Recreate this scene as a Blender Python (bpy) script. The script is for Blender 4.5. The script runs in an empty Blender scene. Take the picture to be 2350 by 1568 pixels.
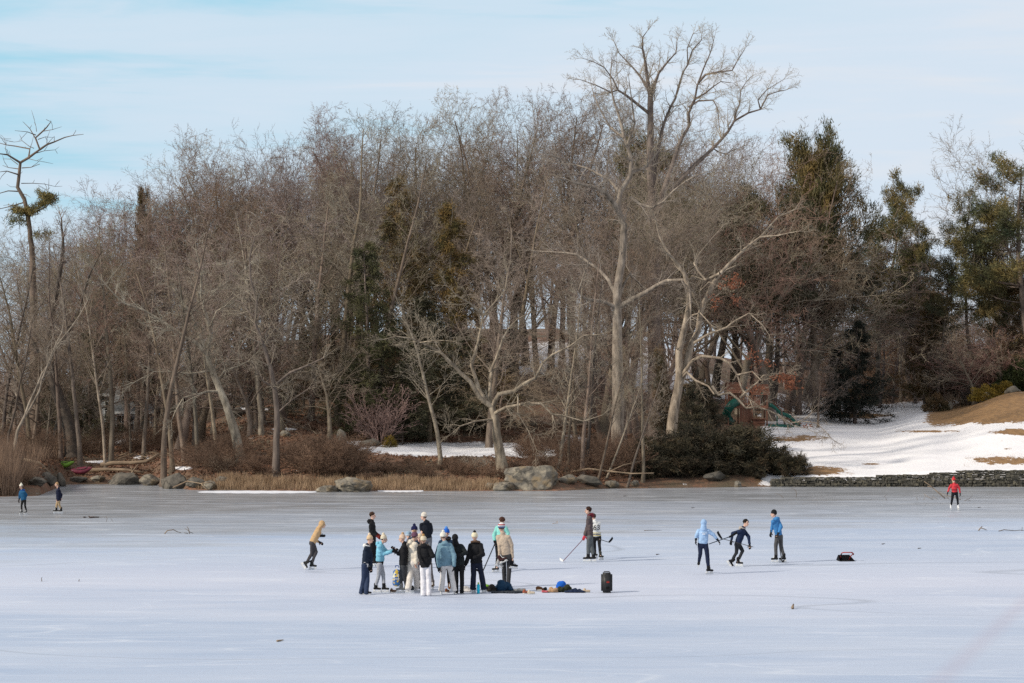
import bpy, bmesh, math, random
import numpy as np
from mathutils import Vector, Matrix, noise as mnoise
R = math.radians
sc = bpy.context.scene
C = sc.collection
# ------------------------------------------------------------------ camera
F, CX, CY, CAMZ = 5548.0, 1175.0, 784.0, 6.3
PIT = math.atan(97.0 / F)
cd = bpy.data.cameras.new('camera'); cam = bpy.data.objects.new('camera', cd); C.objects.link(cam)
cd.sensor_width = 36; cd.lens = F / 2350 * 36; cd.clip_start = 1; cd.clip_end = 3000
cam.location = (0, 0, CAMZ); cam.rotation_euler = (R(90) + PIT, 0, 0)
sc.camera = cam
# ------------------------------------------------------------------ light
SUN_AZ, SUN_EL = R(-118), R(31)          # azimuth from +Y towards +X
w = bpy.data.worlds.new('World'); sc.world = w; w.use_nodes = True
nt = w.node_tree; nt.nodes.clear()
def N(nt, t, **k):
    n = nt.nodes.new(t)
    for a, b in k.items():
        if a.startswith('i_'): n.inputs[int(a[2:]) if a[2:].isdigit() else a[2:].replace('_', ' ')].default_value = b
        else: setattr(n, a, b)
    return n
def L(nt, a, b): nt.links.new(a, b)
def ramp(nt, fac, stops, interp='LINEAR'):
    r = nt.nodes.new('ShaderNodeValToRGB'); r.color_ramp.interpolation = interp
    e = r.color_ramp.elements
    while len(e) < len(stops): e.new(0.5)
    for q, (p, c) in zip(e, stops):
        q.position = p; q.color = (c if len(c) == 4 else (*c, 1)) if hasattr(c, '__len__') else (c, c, c, 1)
    L(nt, fac, r.inputs[0]); return r.outputs[0]
def mixc(nt, fac, a, b, mode='MIX'):
    m = nt.nodes.new('ShaderNodeMix'); m.data_type = 'RGBA'; m.blend_type = mode
    for s, v in ((m.inputs[0], fac), (m.inputs[6], a), (m.inputs[7], b)):
        if hasattr(v, 'is_linked') or isinstance(v, bpy.types.NodeSocket): L(nt, v, s)
        else: s.default_value = v if not hasattr(v, '__len__') or len(v) == 4 else (*v, 1)
    return m.outputs[2]
def math_(nt, op, a, b=None, c=None):
    m = nt.nodes.new('ShaderNodeMath'); m.operation = op
    for s, v in zip(m.inputs, (a, b, c)):
        if v is None: continue
        if isinstance(v, bpy.types.NodeSocket): L(nt, v, s)
        else: s.default_value = v
    return m.outputs[0]
sky = N(nt, 'ShaderNodeTexSky', sky_type='NISHITA', sun_disc=False, sun_elevation=SUN_EL, sun_rotation=SUN_AZ,
        altitude=50, air_density=1.0, dust_density=1.2, ozone_density=1.6)
tc = N(nt, 'ShaderNodeTexCoord')
mp = N(nt, 'ShaderNodeMapping'); mp.inputs['Scale'].default_value = (3.2, 3.2, 34); mp.inputs['Rotation'].default_value = (0, R(2.0), 0)
L(nt, tc.outputs['Generated'], mp.inputs[0])
n1 = N(nt, 'ShaderNodeTexNoise'); n1.inputs['Scale'].default_value = 1.6; n1.inputs['Detail'].default_value = 7; n1.inputs['Roughness'].default_value = .55; n1.inputs['Distortion'].default_value = .35
L(nt, mp.outputs[0], n1.inputs['Vector'])
sx = N(nt, 'ShaderNodeSeparateXYZ'); L(nt, tc.outputs['Generated'], sx.inputs[0])
# thin cloud: thicker low down and to the right
a = math_(nt, 'MULTIPLY_ADD', sx.outputs[0], 2.3, 0.86)
b = math_(nt, 'MULTIPLY_ADD', sx.outputs[2], -3.0, a)
c = math_(nt, 'MULTIPLY_ADD', n1.outputs[0], 2.4, -0.98)
cl = math_(nt, 'ADD', b, math_(nt, 'MULTIPLY', c, .9))
clf = ramp(nt, cl, [(0.0, 0.0), (0.4, 0.75), (1.0, 1.0)])
clear = mixc(nt, 0.88, sky.outputs[0], (4.0, 7.25, 8.9))
col = mixc(nt, clf, clear, (6.75, 7.75, 8.85))
col = mixc(nt, ramp(nt, math_(nt, 'ADD', n1.outputs[0], math_(nt, 'MULTIPLY_ADD', sx.outputs[0], .6, -.12)), [(.46, 0.), (.62, .8)]), col, (7.7, 8.0, 8.5))
hi = ramp(nt, sx.outputs[2], [(.18, 0.), (.45, 1.)])
col = mixc(nt, hi, col, (6.3, 6.3, 6.5))  # unseen upper sky, set near neutral to correct the ambient light
bg = N(nt, 'ShaderNodeBackground'); bg.inputs[1].default_value = 0.1
L(nt, col, bg.inputs[0])
wo = N(nt, 'ShaderNodeOutputWorld'); L(nt, bg.outputs[0], wo.inputs[0])
sd = bpy.data.lights.new('sun', 'SUN'); sd.energy = 3.6; sd.angle = R(4.0); sd.color = (1, .91, .77)
sun = bpy.data.objects.new('sun', sd); C.objects.link(sun)
sv = Vector((math.sin(SUN_AZ) * math.cos(SUN_EL), math.cos(SUN_AZ) * math.cos(SUN_EL), math.sin(SUN_EL)))
sun.rotation_euler = (-sv).to_track_quat('-Z', 'Y').to_euler(); sun.location = sv * 100
sc.view_settings.view_transform = 'Standard'; sc.view_settings.look = 'None'
sc.view_settings.gamma = 1; sc.view_settings.exposure = 0.0; sc.view_settings.use_curve_mapping = False
sc.render.engine = 'CYCLES'; sc.cycles.max_bounces = 5; sc.cycles.diffuse_bounces = 3; sc.cycles.use_denoising = False
sc.cycles.caustics_reflective = False; sc.cycles.caustics_refractive = False; sc.cycles.sample_clamp_indirect = 2.0; sc.cycles.sample_clamp_direct = 3.0; sc.cycles.blur_glossy = 1.0
# ------------------------------------------------------------------ projection helpers (2350 x 1568 grid over the view)
_ca, _sa = math.cos(PIT), math.sin(PIT)
def at(x, y, Y):
    dy = F * _ca - (CY - y) * _sa; dz = F * _sa + (CY - y) * _ca
    k = Y / dy
    return Vector(((x - CX) * k, Y, CAMZ + dz * k))
def on_ice(x, y, z=0.0):
    dy = F * _ca - (CY - y) * _sa; dz = F * _sa + (CY - y) * _ca
    k = (z - CAMZ) / dz
    return Vector(((x - CX) * k, dy * k, z))
# ------------------------------------------------------------------ object helpers
def fast_mesh(name, V, Fc, smooth=True):
    V = np.asarray(V, np.float32); Fc = np.asarray(Fc, np.int32)
    me = bpy.data.meshes.new(name); k = Fc.shape[1]
    me.vertices.add(len(V)); me.vertices.foreach_set('co', V.ravel())
    me.loops.add(Fc.size); me.loops.foreach_set('vertex_index', Fc.ravel())
    me.polygons.add(len(Fc)); me.polygons.foreach_set('loop_start', np.arange(0, Fc.size, k, dtype=np.int32))
    me.polygons.foreach_set('loop_total', np.full(len(Fc), k, np.int32))
    if smooth: me.polygons.foreach_set('use_smooth', np.ones(len(Fc), bool))
    me.update(calc_edges=True); return me
def link(name, me, m=None, parent=None):
    o = bpy.data.objects.new(name, me); C.objects.link(o)
    if m is not None:
        for q in (m if isinstance(m, (list, tuple)) else [m]): me.materials.append(q)
    if parent is not None: o.parent = parent
    return o
def tag(o, label=None, cat=None, group=None, kind=None):
    if label: o['label'] = label
    if cat: o['category'] = cat
    if group: o['group'] = group
    if kind: o['kind'] = kind
    return o
def empty(name, loc=(0, 0, 0), rz=0):
    o = bpy.data.objects.new(name, None); C.objects.link(o); o.location = loc; o.rotation_euler = (0, 0, rz)
    o.empty_display_size = .2; return o
def bm_obj(name, bm, m=None, parent=None, smooth=False):
    me = bpy.data.meshes.new(name); bm.to_mesh(me); bm.free()
    if smooth: me.polygons.foreach_set('use_smooth', [True] * len(me.polygons))
    return link(name, me, m, parent)
def box(bm, c, s, rot=None, mi=0):
    g = bmesh.ops.create_cube(bm, size=1)['verts']
    M = Matrix.Translation(c) @ (rot.to_4x4() if rot else Matrix()) @ Matrix.Diagonal((*s, 1))
    bmesh.ops.transform(bm, matrix=M, verts=g)
    for v in g:
        for f in v.link_faces: f.material_index = mi
    return g
def bar(bm, a, b, w, h=None, mi=0):
    a, b = Vector(a), Vector(b); d = b - a
    rot = d.to_track_quat('Z', 'Y').to_matrix()
    return box(bm, (a + b) / 2, (w, h or w, d.length), rot, mi)
def tube(bm, pts, rs, k=8, mi=0, cap=True):
    pts = [Vector(p) for p in pts]; rings = []
    if not hasattr(rs, '__len__'): rs = [rs] * len(pts)
    u = None
    for i, p in enumerate(pts):
        d = (pts[min(i + 1, len(pts) - 1)] - pts[max(i - 1, 0)]).normalized()
        if u is None:
            u = d.orthogonal().normalized()
        else:
            u = (u - d * u.dot(d)).normalized()
        v = d.cross(u)
        rings.append([bm.verts.new(p + (u * math.cos(2 * math.pi * j / k) + v * math.sin(2 * math.pi * j / k)) * rs[i]) for j in range(k)])
    for a, b in zip(rings, rings[1:]):
        for j in range(k):
            f = bm.faces.new((a[j], a[(j + 1) % k], b[(j + 1) % k], b[j])); f.material_index = mi
    if cap:
        bm.faces.new(rings[0][::-1]).material_index = mi; bm.faces.new(rings[-1]).material_index = mi
# ------------------------------------------------------------------ materials
def mat(name, c1, c2=None, rough=.8, scale=6, bump=0, spec=.3, rnd=0, detail=4, bscale=None, stretch=None, metal=0, c3=None):
    m = bpy.data.materials.new(name); m.use_nodes = True; t = m.node_tree
    p = t.nodes['Principled BSDF']; p.inputs['Roughness'].default_value = rough; p.inputs['Specular IOR Level'].default_value = spec
    p.inputs['Metallic'].default_value = metal
    co = N(t, 'ShaderNodeTexCoord'); vec = co.outputs['Object']
    if stretch:
        mpn = N(t, 'ShaderNodeMapping'); mpn.inputs['Scale'].default_value = stretch; L(t, vec, mpn.inputs[0]); vec = mpn.outputs[0]
    nz = N(t, 'ShaderNodeTexNoise'); nz.inputs['Scale'].default_value = scale; nz.inputs['Detail'].default_value = detail
    L(t, vec, nz.inputs['Vector'])
    c2 = c2 or tuple(v * .7 for v in c1)
    st = [(.32, c1), (.68, c2)] if c3 is None else [(.3, c1), (.52, c2), (.72, c3)]
    colr = ramp(t, nz.outputs[0], st)
    if rnd:
        oi = N(t, 'ShaderNodeObjectInfo'); hs = N(t, 'ShaderNodeHueSaturation')
        L(t, math_(t, 'MULTIPLY_ADD', oi.outputs['Random'], rnd, 1 - rnd / 2), hs.inputs['Value'])
        fr = math_(t, 'FRACT', math_(t, 'MULTIPLY', oi.outputs['Random'], 7.31))
        L(t, math_(t, 'MULTIPLY_ADD', fr, rnd * .10, .5 - rnd * .05), hs.inputs['Hue'])
        L(t, math_(t, 'MULTIPLY_ADD', math_(t, 'FRACT', math_(t, 'MULTIPLY', oi.outputs['Random'], 3.77)), rnd, 1 - rnd / 2), hs.inputs['Saturation'])
        L(t, colr, hs.inputs['Color']); colr = hs.outputs[0]
    L(t, colr, p.inputs['Base Color'])
    if bump:
        n2 = N(t, 'ShaderNodeTexNoise'); n2.inputs['Scale'].default_value = bscale or scale * 3; n2.inputs['Detail'].default_value = 5
        L(t, vec, n2.inputs['Vector'])
        bp = N(t, 'ShaderNodeBump'); bp.inputs['Strength'].default_value = 1; bp.inputs['Distance'].default_value = bump
        L(t, n2.outputs[0], bp.inputs['Height']); L(t, bp.outputs[0], p.inputs['Normal'])
    return m
M = {}
M['bark'] = mat('bark_grey_brown', (.225, .175, .135), (.098, .075, .058), scale=3.6, bump=.04, detail=8, rnd=.35, stretch=(1, 1, .3))
M['bark_pale'] = mat('bark_pale', (.43, .36, .28), (.24, .195, .15), c3=(.11, .09, .07), scale=3.6, bump=.05, detail=9, rnd=.2, stretch=(1, 1, .35))
M['bark_dark'] = mat('bark_dark', (.12, .09, .075), (.05, .04, .035), scale=3, bump=.02, rnd=.3)
M['bark_dead'] = mat('bark_dead_pine', (.20, .145, .11), (.085, .063, .05), scale=1.6, bump=.015)
M['twig'] = mat('twig_brown', (.335, .262, .20), (.19, .148, .112), scale=.5, rnd=.45)
M['twig_grey'] = mat('twig_grey', (.40, .34, .27), (.24, .20, .16), scale=.5, rnd=.35)
M['twig_red'] = mat('twig_reddish', (.31, .205, .16), (.185, .122, .10), scale=.5, rnd=.4)
M['twig_purple'] = mat('twig_purplish', (.29, .225, .195), (.175, .135, .122), scale=.5, rnd=.3)
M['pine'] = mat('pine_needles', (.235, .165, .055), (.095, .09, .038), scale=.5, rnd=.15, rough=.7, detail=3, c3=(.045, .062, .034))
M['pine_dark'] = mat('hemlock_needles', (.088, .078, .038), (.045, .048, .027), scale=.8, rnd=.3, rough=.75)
M['cedar'] = mat('cedar_foliage', (.19, .115, .05), (.07, .065, .03), scale=1.0, rnd=.25, rough=.8)
M['yew'] = mat('yew_foliage', (.125, .092, .05), (.042, .04, .026), scale=.9, rnd=.2, rough=.75, c3=(.15, .095, .055))
M['black_green'] = mat('black_green_foliage', (.012, .018, .012), (.006, .009, .006), scale=1.2, rough=.8)
M['yellow_bush'] = mat('yellow_leaves', (.26, .17, .02), (.12, .09, .02), scale=2)
M['rhodo'] = mat('evergreen_leaves', (.06, .07, .02), (.02, .03, .012), scale=2)
M['oakleaf'] = mat('dead_oak_leaves', (.24, .085, .045), (.15, .06, .035), scale=3)
M['dry'] = mat('dry_grass', (.40, .28, .18), (.25, .165, .10), scale=1.5, rough=.9)
M['reed'] = mat('dry_reed', (.27, .18, .125), (.17, .115, .085), scale=1.5, rough=.9)
M['brush'] = mat('brush_twigs', (.27, .17, .115), (.16, .10, .07), scale=.35, rough=.9, c3=(.11, .075, .055))
M['rock'] = mat('granite', (.36, .31, .235), (.15, .135, .115), scale=1.3, bump=.09, c3=(.25, .18, .10), bscale=3, detail=9)
M['rock_dark'] = mat('dark_rock', (.17, .15, .125), (.055, .052, .045), scale=1.4, detail=8, bump=.04, bscale=4)
def add_cracks(m, sc_):
    t = m.node_tree; p = t.nodes['Principled BSDF']; co = N(t, 'ShaderNodeTexCoord'); nn = N(t, 'ShaderNodeTexNoise'); nn.inputs['Scale'].default_value = 2.0; L(t, co.outputs['Object'], nn.inputs['Vector'])
    v = N(t, 'ShaderNodeTexVoronoi', feature='DISTANCE_TO_EDGE'); v.inputs['Scale'].default_value = sc_
    L(t, mixc(t, .55, co.outputs['Object'], nn.outputs['Color']), v.inputs['Vector'])
    k = ramp(t, v.outputs[0], [(0., .45), (.03, 1.)]); src = p.inputs['Base Color'].links[0].from_socket
    L(t, mixc(t, 1.0, src, k, 'MULTIPLY'), p.inputs['Base Color'])
add_cracks(M['rock'], .62); add_cracks(M['rock_dark'], .9)
M['wood'] = mat('cedar_boards', (.27, .125, .08), (.17, .08, .055), scale=4, bump=.004, stretch=(1, 1, .2))
M['log'] = mat('weathered_log', (.34, .25, .17), (.16, .115, .08), scale=3, bump=.02, stretch=(.3, 1, 1))
M['stick'] = mat('stick_bark', (.17, .13, .10), (.09, .07, .055), scale=5)
M['green_plastic'] = mat('green_plastic', (.012, .10, .078), (.01, .075, .06), rough=.4, scale=2)
M['white'] = mat('white_paint', (.75, .76, .78), (.68, .69, .72), scale=2)
# ================================================================== terrain
U = np.array([-260, 0, 250, 450, 620, 800, 1050, 1250, 1450, 1560, 1700, 1850, 2000, 2150, 2350, 2620], float)
D = np.array([0, 1.5, 4, 8, 15, 25, 40, 60, 85, 130, 260], float)
Zt = np.array([
 [0.0] * 16,
 [.3, .3, .4, .5, .4, .3, .3, .4, .5, .5, .6, .62, .66, .92, 1.02, 1.05],
 [.6, .6, .8, 1.0, .9, .9, .8, .8, .9, .9, .9, .74, .80, 1.02, 1.12, 1.15],
 [1.2, 1.2, 1.4, 1.5, 1.8, 1.5, 1.5, 1.4, 1.4, 1.3, 1.2, 1.1, 1.1, 1.4, 1.7, 1.9],
 [1.6, 1.6, 1.6, 1.9, 2.7, 2.2, 1.8, 1.7, 1.7, 1.7, 1.7, 1.6, 1.6, 2.0, 2.7, 3.2],
 [1.8, 1.8, 1.8, 2.5, 3.9, 3.2, 2.4, 2.3, 2.3, 2.4, 2.4, 2.4, 2.3, 2.9, 4.3, 5.2],
 [2.1, 2.1, 2.1, 3.5, 5.0, 5.3, 4.6, 4.0, 3.7, 3.6, 3.3, 3.2, 3.1, 3.9, 5.7, 6.6],
 [2.5, 2.5, 2.6, 4.8, 6.4, 7.5, 7.5, 7.6, 6.6, 5.8, 5.0, 4.5, 4.0, 4.3, 5.2, 7],
 [3.2, 3.2, 3.5, 6.5, 9, 10.5, 11, 10.8, 10, 8.5, 7, 5.6, 4.9, 5.2, 6.5, 8],
 [4, 4, 5, 8, 11, 12, 12.5, 12.5, 11.5, 10, 9, 8, 8, 8, 9, 10],
 [6, 6, 7, 9, 11, 12, 13, 13, 12, 11, 10, 10, 10, 10, 11, 12]])
SU = np.array([-400, 0, 90, 118, 150, 350, 395, 440, 700, 1280, 1400, 1780, 3000], float)
SY = np.array([133, 135, 136, 143, 151, 153, 147, 143.5, 142.3, 142.3, 145.5, 148.2, 148.2])
def shoreY(u): return np.interp(u, SU, SY)
def smooth_interp(x, xs):
    x = np.clip(x, xs[0], xs[-1]); i = np.clip(np.searchsorted(xs, x, side='right') - 1, 0, len(xs) - 2)
    t = (x - xs[i]) / (xs[i + 1] - xs[i]); return i, t
def zud(u, d):
    i, t = smooth_interp(np.asarray(u, float), U); j, s = smooth_interp(np.asarray(d, float), D)
    t = t * t * (3 - 2 * t)
    z = (Zt[j, i] * (1 - t) + Zt[j, i + 1] * t) * (1 - s) + (Zt[j + 1, i] * (1 - t) + Zt[j + 1, i + 1] * t) * s
    return z
def bumps(x, y):
    return (np.sin(x * .9 + y * .31) * np.sin(y * .7 - x * .2) * .10 + np.sin(x * 2.3 + 1.7) * np.sin(y * 1.9 + .5) * .045)
def ground(x, Y):
    u = x * F / Y + CX; d = Y - shoreY(u)
    z = zud(u, d)
    amp = np.where((u > 1740), .25, 1.0) * np.clip(d / 5, 0, 1)
    return z + bumps(x, Y) * amp
def gpt(xd, Y):
    x = (xd - CX) * Y / F
    return Vector((x, Y, float(ground(x, Y))))
us = np.linspace(-420, 2780, 620); ds = np.concatenate([[-1.2, -.05], np.linspace(0.02, 30, 120), np.linspace(30.5, 90, 90), np.linspace(92, 262, 40)])
UU, DD = np.meshgrid(us, ds); YY = shoreY(UU) + DD; XX = (UU - CX) * YY / F
ZZ = np.where(DD < 0, -.35, ground(XX, YY))
nu, nd = len(us), len(ds)
idx = np.arange(nu * nd).reshape(nd, nu)
Fq = np.stack([idx[:-1, :-1], idx[:-1, 1:], idx[1:, 1:], idx[1:, :-1]], -1).reshape(-1, 4)
gm = fast_mesh('ground', np.stack([XX, YY, ZZ], -1).reshape(-1, 3), Fq)
IY = 881 - (ZZ - CAMZ) * F / YY                    # where each ground point lies in the view, used to lay out the snow cover
rngn = np.random.RandomState(5)
def soft(u, y, cu, cy, ru, ry):
    q = ((UU - cu) / ru) ** 2 + ((IY - cy) / ry) ** 2
    return np.clip(1.05 - q * .5, 0, 1)
def edge(v, w): return np.clip(v / w + .5, 0, 1)
snow = np.zeros_like(UU)
lawn = edge(UU - 1745, 30) * edge(72 - DD, 5) * (DD > .2)
snow = np.maximum(snow, lawn)
SNOWP = [(1040, 1031, 190, 15), (830, 1018, 45, 6), (765, 877, 45, 11), (1262, 822, 70, 34), (1290, 812, 70, 22), (1530, 838, 55, 60), (1480, 870, 40, 25), (1180, 850, 40, 14), (1590, 880, 60, 20), (1318, 1028, 35, 26),
                       (1740, 915, 60, 14), (1650, 905, 90, 10), (280, 1014, 80, 8), (570, 940, 40, 4), (1210, 1040, 70, 10), (470, 905, 60, 4), (230, 1060, 30, 3), (1600, 1045, 120, 18),
                       (330, 1050, 22, 4), (2170, 888, 30, 8), (1440, 840, 40, 20), (420, 1075, 25, 4), (655, 985, 30, 3), (900, 905, 60, 5)]
for cu, cy, ru, ry in SNOWP:
    snow = np.maximum(snow, soft(UU, IY, cu, cy, ru, ry) * (1.15 if ru > 100 else .9))
grass = np.zeros_like(UU)
# brown lawn on the right mound: above a line falling to the left
ln = 976 - (UU - 2130) * .030
mound = edge(ln - IY, 14) * edge(UU - 2125 - (976 - IY) * .2, 40) * edge(62 - DD, 6) * (IY < 985)
grass = np.maximum(grass, mound)
for cu, cy, ru, ry in [(1890, 1082, 62, 10), (2330, 1058, 95, 10), (2360, 992, 70, 7), (1965, 953, 75, 9), (1830, 1007, 60, 7), (2240, 962, 100, 6), (2130, 990, 70, 3), (2310, 1030, 15, 3), (2000, 1065, 18, 2), (1810, 960, 40, 4)]:
    grass = np.maximum(grass, soft(UU, IY, cu, cy, ru, ry) * .8)
cola = gm.color_attributes.new('cover', 'FLOAT_COLOR', 'POINT')
cv = np.stack([snow, grass, lawn, np.ones_like(snow)], -1).astype(np.float32)
cola.data.foreach_set('color', cv.ravel())
m = bpy.data.materials.new('ground_cover'); m.use_nodes = True; t = m.node_tree; p = t.nodes['Principled BSDF']; p.inputs['Roughness'].default_value = .9
at_ = N(t, 'ShaderNodeVertexColor', layer_name='cover'); sp = N(t, 'ShaderNodeSeparateColor'); L(t, at_.outputs[0], sp.inputs[0])
co = N(t, 'ShaderNodeTexCoord')
def nz(scale, detail=5, st=None, rough=.6):
    n = N(t, 'ShaderNodeTexNoise'); n.inputs['Scale'].default_value = scale; n.inputs['Detail'].default_value = detail; n.inputs['Roughness'].default_value = rough
    if st:
        q = N(t, 'ShaderNodeMapping'); q.inputs['Scale'].default_value = st; L(t, co.outputs['Object'], q.inputs[0]); L(t, q.outputs[0], n.inputs['Vector'])
    else: L(t, co.outputs['Object'], n.inputs['Vector'])
    return n.outputs[0]
leaf = ramp(t, nz(5), [(.3, (.28, .135, .08)), (.48, (.18, .09, .055)), (.6, (.12, .075, .052)), (.75, (.28, .18, .11))])
leaf = mixc(t, ramp(t, nz(.25), [(.4, 0.), (.62, 1.)]), leaf, ramp(t, nz(9), [(.3, (.13, .10, .06)), (.7, (.06, .05, .035))]))
gr = ramp(t, nz(3, st=(1, .35, 1)), [(.3, (.32, .19, .08)), (.5, (.25, .14, .06)), (.7, (.17, .105, .05))])
sn = ramp(t, nz(.6), [(.3, (.86, .85, .87)), (.7, (.80, .79, .83))])
gf = math_(t, 'ADD', sp.outputs[1], math_(t, 'MULTIPLY_ADD', nz(.45, 10, st=(1, .45, 1), rough=.78), 2.6, -1.3))
gf = math_(t, 'ADD', gf, math_(t, 'MULTIPLY_ADD', nz(3.5, 6, st=(1, .4, 1), rough=.8), 1.4, -.7))
gf = ramp(t, gf, [(.46, 0.), (.54, 1.)])
under = mixc(t, sp.outputs[2], leaf, gr)
sf = math_(t, 'ADD', sp.outputs[0], math_(t, 'MULTIPLY_ADD', nz(.55, 11, st=(1, .5, 1), rough=.80), 3.0, -1.5))
sf = math_(t, 'ADD', sf, math_(t, 'MULTIPLY_ADD', nz(4.0, 6, st=(1, .4, 1), rough=.8), .9, -.45))
sf = ramp(t, sf, [(.44, 0.), (.55, 1.)])
speck = ramp(t, nz(2.6, 6, st=(1, .3, 1), rough=.8), [(.24, 0.), (.30, 1.)])
sf2 = math_(t, 'MULTIPLY', math_(t, 'MULTIPLY', sf, math_(t, 'SUBTRACT', 1, gf)), math_(t, 'MAXIMUM', speck, math_(t, 'SUBTRACT', 1, sp.outputs[2])))
L(t, mixc(t, sf2, under, sn), p.inputs['Base Color'])
bp = N(t, 'ShaderNodeBump'); bp.inputs['Distance'].default_value = .06
L(t, nz(4), bp.inputs['Height']); L(t, bp.outputs[0], p.inputs['Normal'])
g = link('ground', gm, m); tag(g, kind='structure')

# ================================================================== ice
m = bpy.data.materials.new('pond_ice'); m.use_nodes = True; t = m.node_tree; p = t.nodes['Principled BSDF']
co = N(t, 'ShaderNodeTexCoord'); sxy = N(t, 'ShaderNodeSeparateXYZ'); L(t, co.outputs['Object'], sxy.inputs[0])
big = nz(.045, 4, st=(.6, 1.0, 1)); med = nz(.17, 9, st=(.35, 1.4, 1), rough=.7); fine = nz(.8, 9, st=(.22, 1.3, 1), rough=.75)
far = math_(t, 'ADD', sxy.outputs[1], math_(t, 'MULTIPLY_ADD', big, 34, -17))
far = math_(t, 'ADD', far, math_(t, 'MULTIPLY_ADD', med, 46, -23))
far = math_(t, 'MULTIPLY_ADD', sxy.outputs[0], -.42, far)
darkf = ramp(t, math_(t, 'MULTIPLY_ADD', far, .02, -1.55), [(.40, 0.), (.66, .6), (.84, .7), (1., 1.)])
base = ramp(t, med, [(.28, (.33, .42, .585)), (.5, (.44, .513, .655)), (.72, (.51, .57, .69))])
lav = math_(t, 'ABSOLUTE', math_(t, 'SUBTRACT', math_(t, 'ADD', sxy.outputs[1], math_(t, 'MULTIPLY_ADD', med, 16, -8)), 76.5))
lavf = ramp(t, math_(t, 'MULTIPLY', lav, .07), [(.0, .75), (1.0, 0.)])
base = mixc(t, lavf, base, (.585, .615, .735))  # lavender band: sky reflection put into the ice colour
frost = ramp(t, fine, [(.55, 0.), (.75, .65)])
base = mixc(t, frost, base, (.70, .74, .84))
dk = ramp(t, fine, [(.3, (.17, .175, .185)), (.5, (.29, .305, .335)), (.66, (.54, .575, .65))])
base = mixc(t, darkf, base, dk)  # thin far ice, with the trees' dark reflection put into its base colour
# skate scratches and cracks: thin ridges of stretched noise
def crack(sc_, st, wdt, seed):
    q = N(t, 'ShaderNodeMapping'); q.inputs['Scale'].default_value = st; q.inputs['Location'].default_value = (seed, seed * 1.7, 0)
    q.inputs['Rotation'].default_value = (0, 0, seed * .21)
    L(t, co.outputs['Object'], q.inputs[0])
    n = N(t, 'ShaderNodeTexNoise'); n.inputs['Scale'].default_value = sc_; n.inputs['Detail'].default_value = 1.5; L(t, q.outputs[0], n.inputs['Vector'])
    return ramp(t, math_(t, 'ABSOLUTE', math_(t, 'SUBTRACT', n.outputs[0], .5)), [(0., 1.), (wdt, 0.)])
base = mixc(t, math_(t, 'MULTIPLY', crack(.20, (.3, 1.4, 1), .006, 3.1), .22), base, (.85, .88, .93))
base = mixc(t, math_(t, 'MULTIPLY', crack(.30, (.25, 1.2, 1), .006, 7.7), .2), base, (.72, .76, .86))
base = mixc(t, math_(t, 'MULTIPLY', crack(.5, (.15, 1.1, 1), .006, 5.2), .18), base, (.74, .77, .87))
base = mixc(t, math_(t, 'MULTIPLY', crack(.06, (.5, 1.2, 1), .0028, 1.3), .38), base, (.22, .25, .30))
pa, pb_ = on_ice(2362, 1372), on_ice(2150, 1568); dv = (pb_ - pa).normalized()
ln_ = math_(t, 'ABSOLUTE', math_(t, 'ADD', math_(t, 'MULTIPLY', math_(t, 'SUBTRACT', sxy.outputs[0], pa.x), dv.y), math_(t, 'MULTIPLY', math_(t, 'SUBTRACT', sxy.outputs[1], pa.y), -dv.x)))
base = mixc(t, ramp(t, math_(t, 'ADD', ln_, math_(t, 'MULTIPLY_ADD', med, .3, -.15)), [(.08, .17), (.42, 0.)]), base, (.42, .30, .36))
L(t, base, p.inputs['Base Color'])
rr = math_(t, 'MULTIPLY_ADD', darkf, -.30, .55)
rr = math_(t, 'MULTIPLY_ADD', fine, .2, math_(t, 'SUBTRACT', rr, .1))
L(t, rr, p.inputs['Roughness']); p.inputs['Specular IOR Level'].default_value = .42; p.inputs['IOR'].default_value = 1.31
p.inputs['Subsurface Weight'].default_value = .0
bp = N(t, 'ShaderNodeBump'); bp.inputs['Distance'].default_value = .012; bp.inputs['Strength'].default_value = .5
L(t, fine, bp.inputs['Height']); L(t, bp.outputs[0], p.inputs['Normal'])
bm = bmesh.new()
vs = [bm.verts.new(v) for v in ((-90, -30, 0), (90, -30, 0), (90, 200, 0), (-90, 200, 0))]; bm.faces.new(vs)
ICE = m
ic = bm_obj('ice', bm, m); tag(ic, kind='structure')
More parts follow.
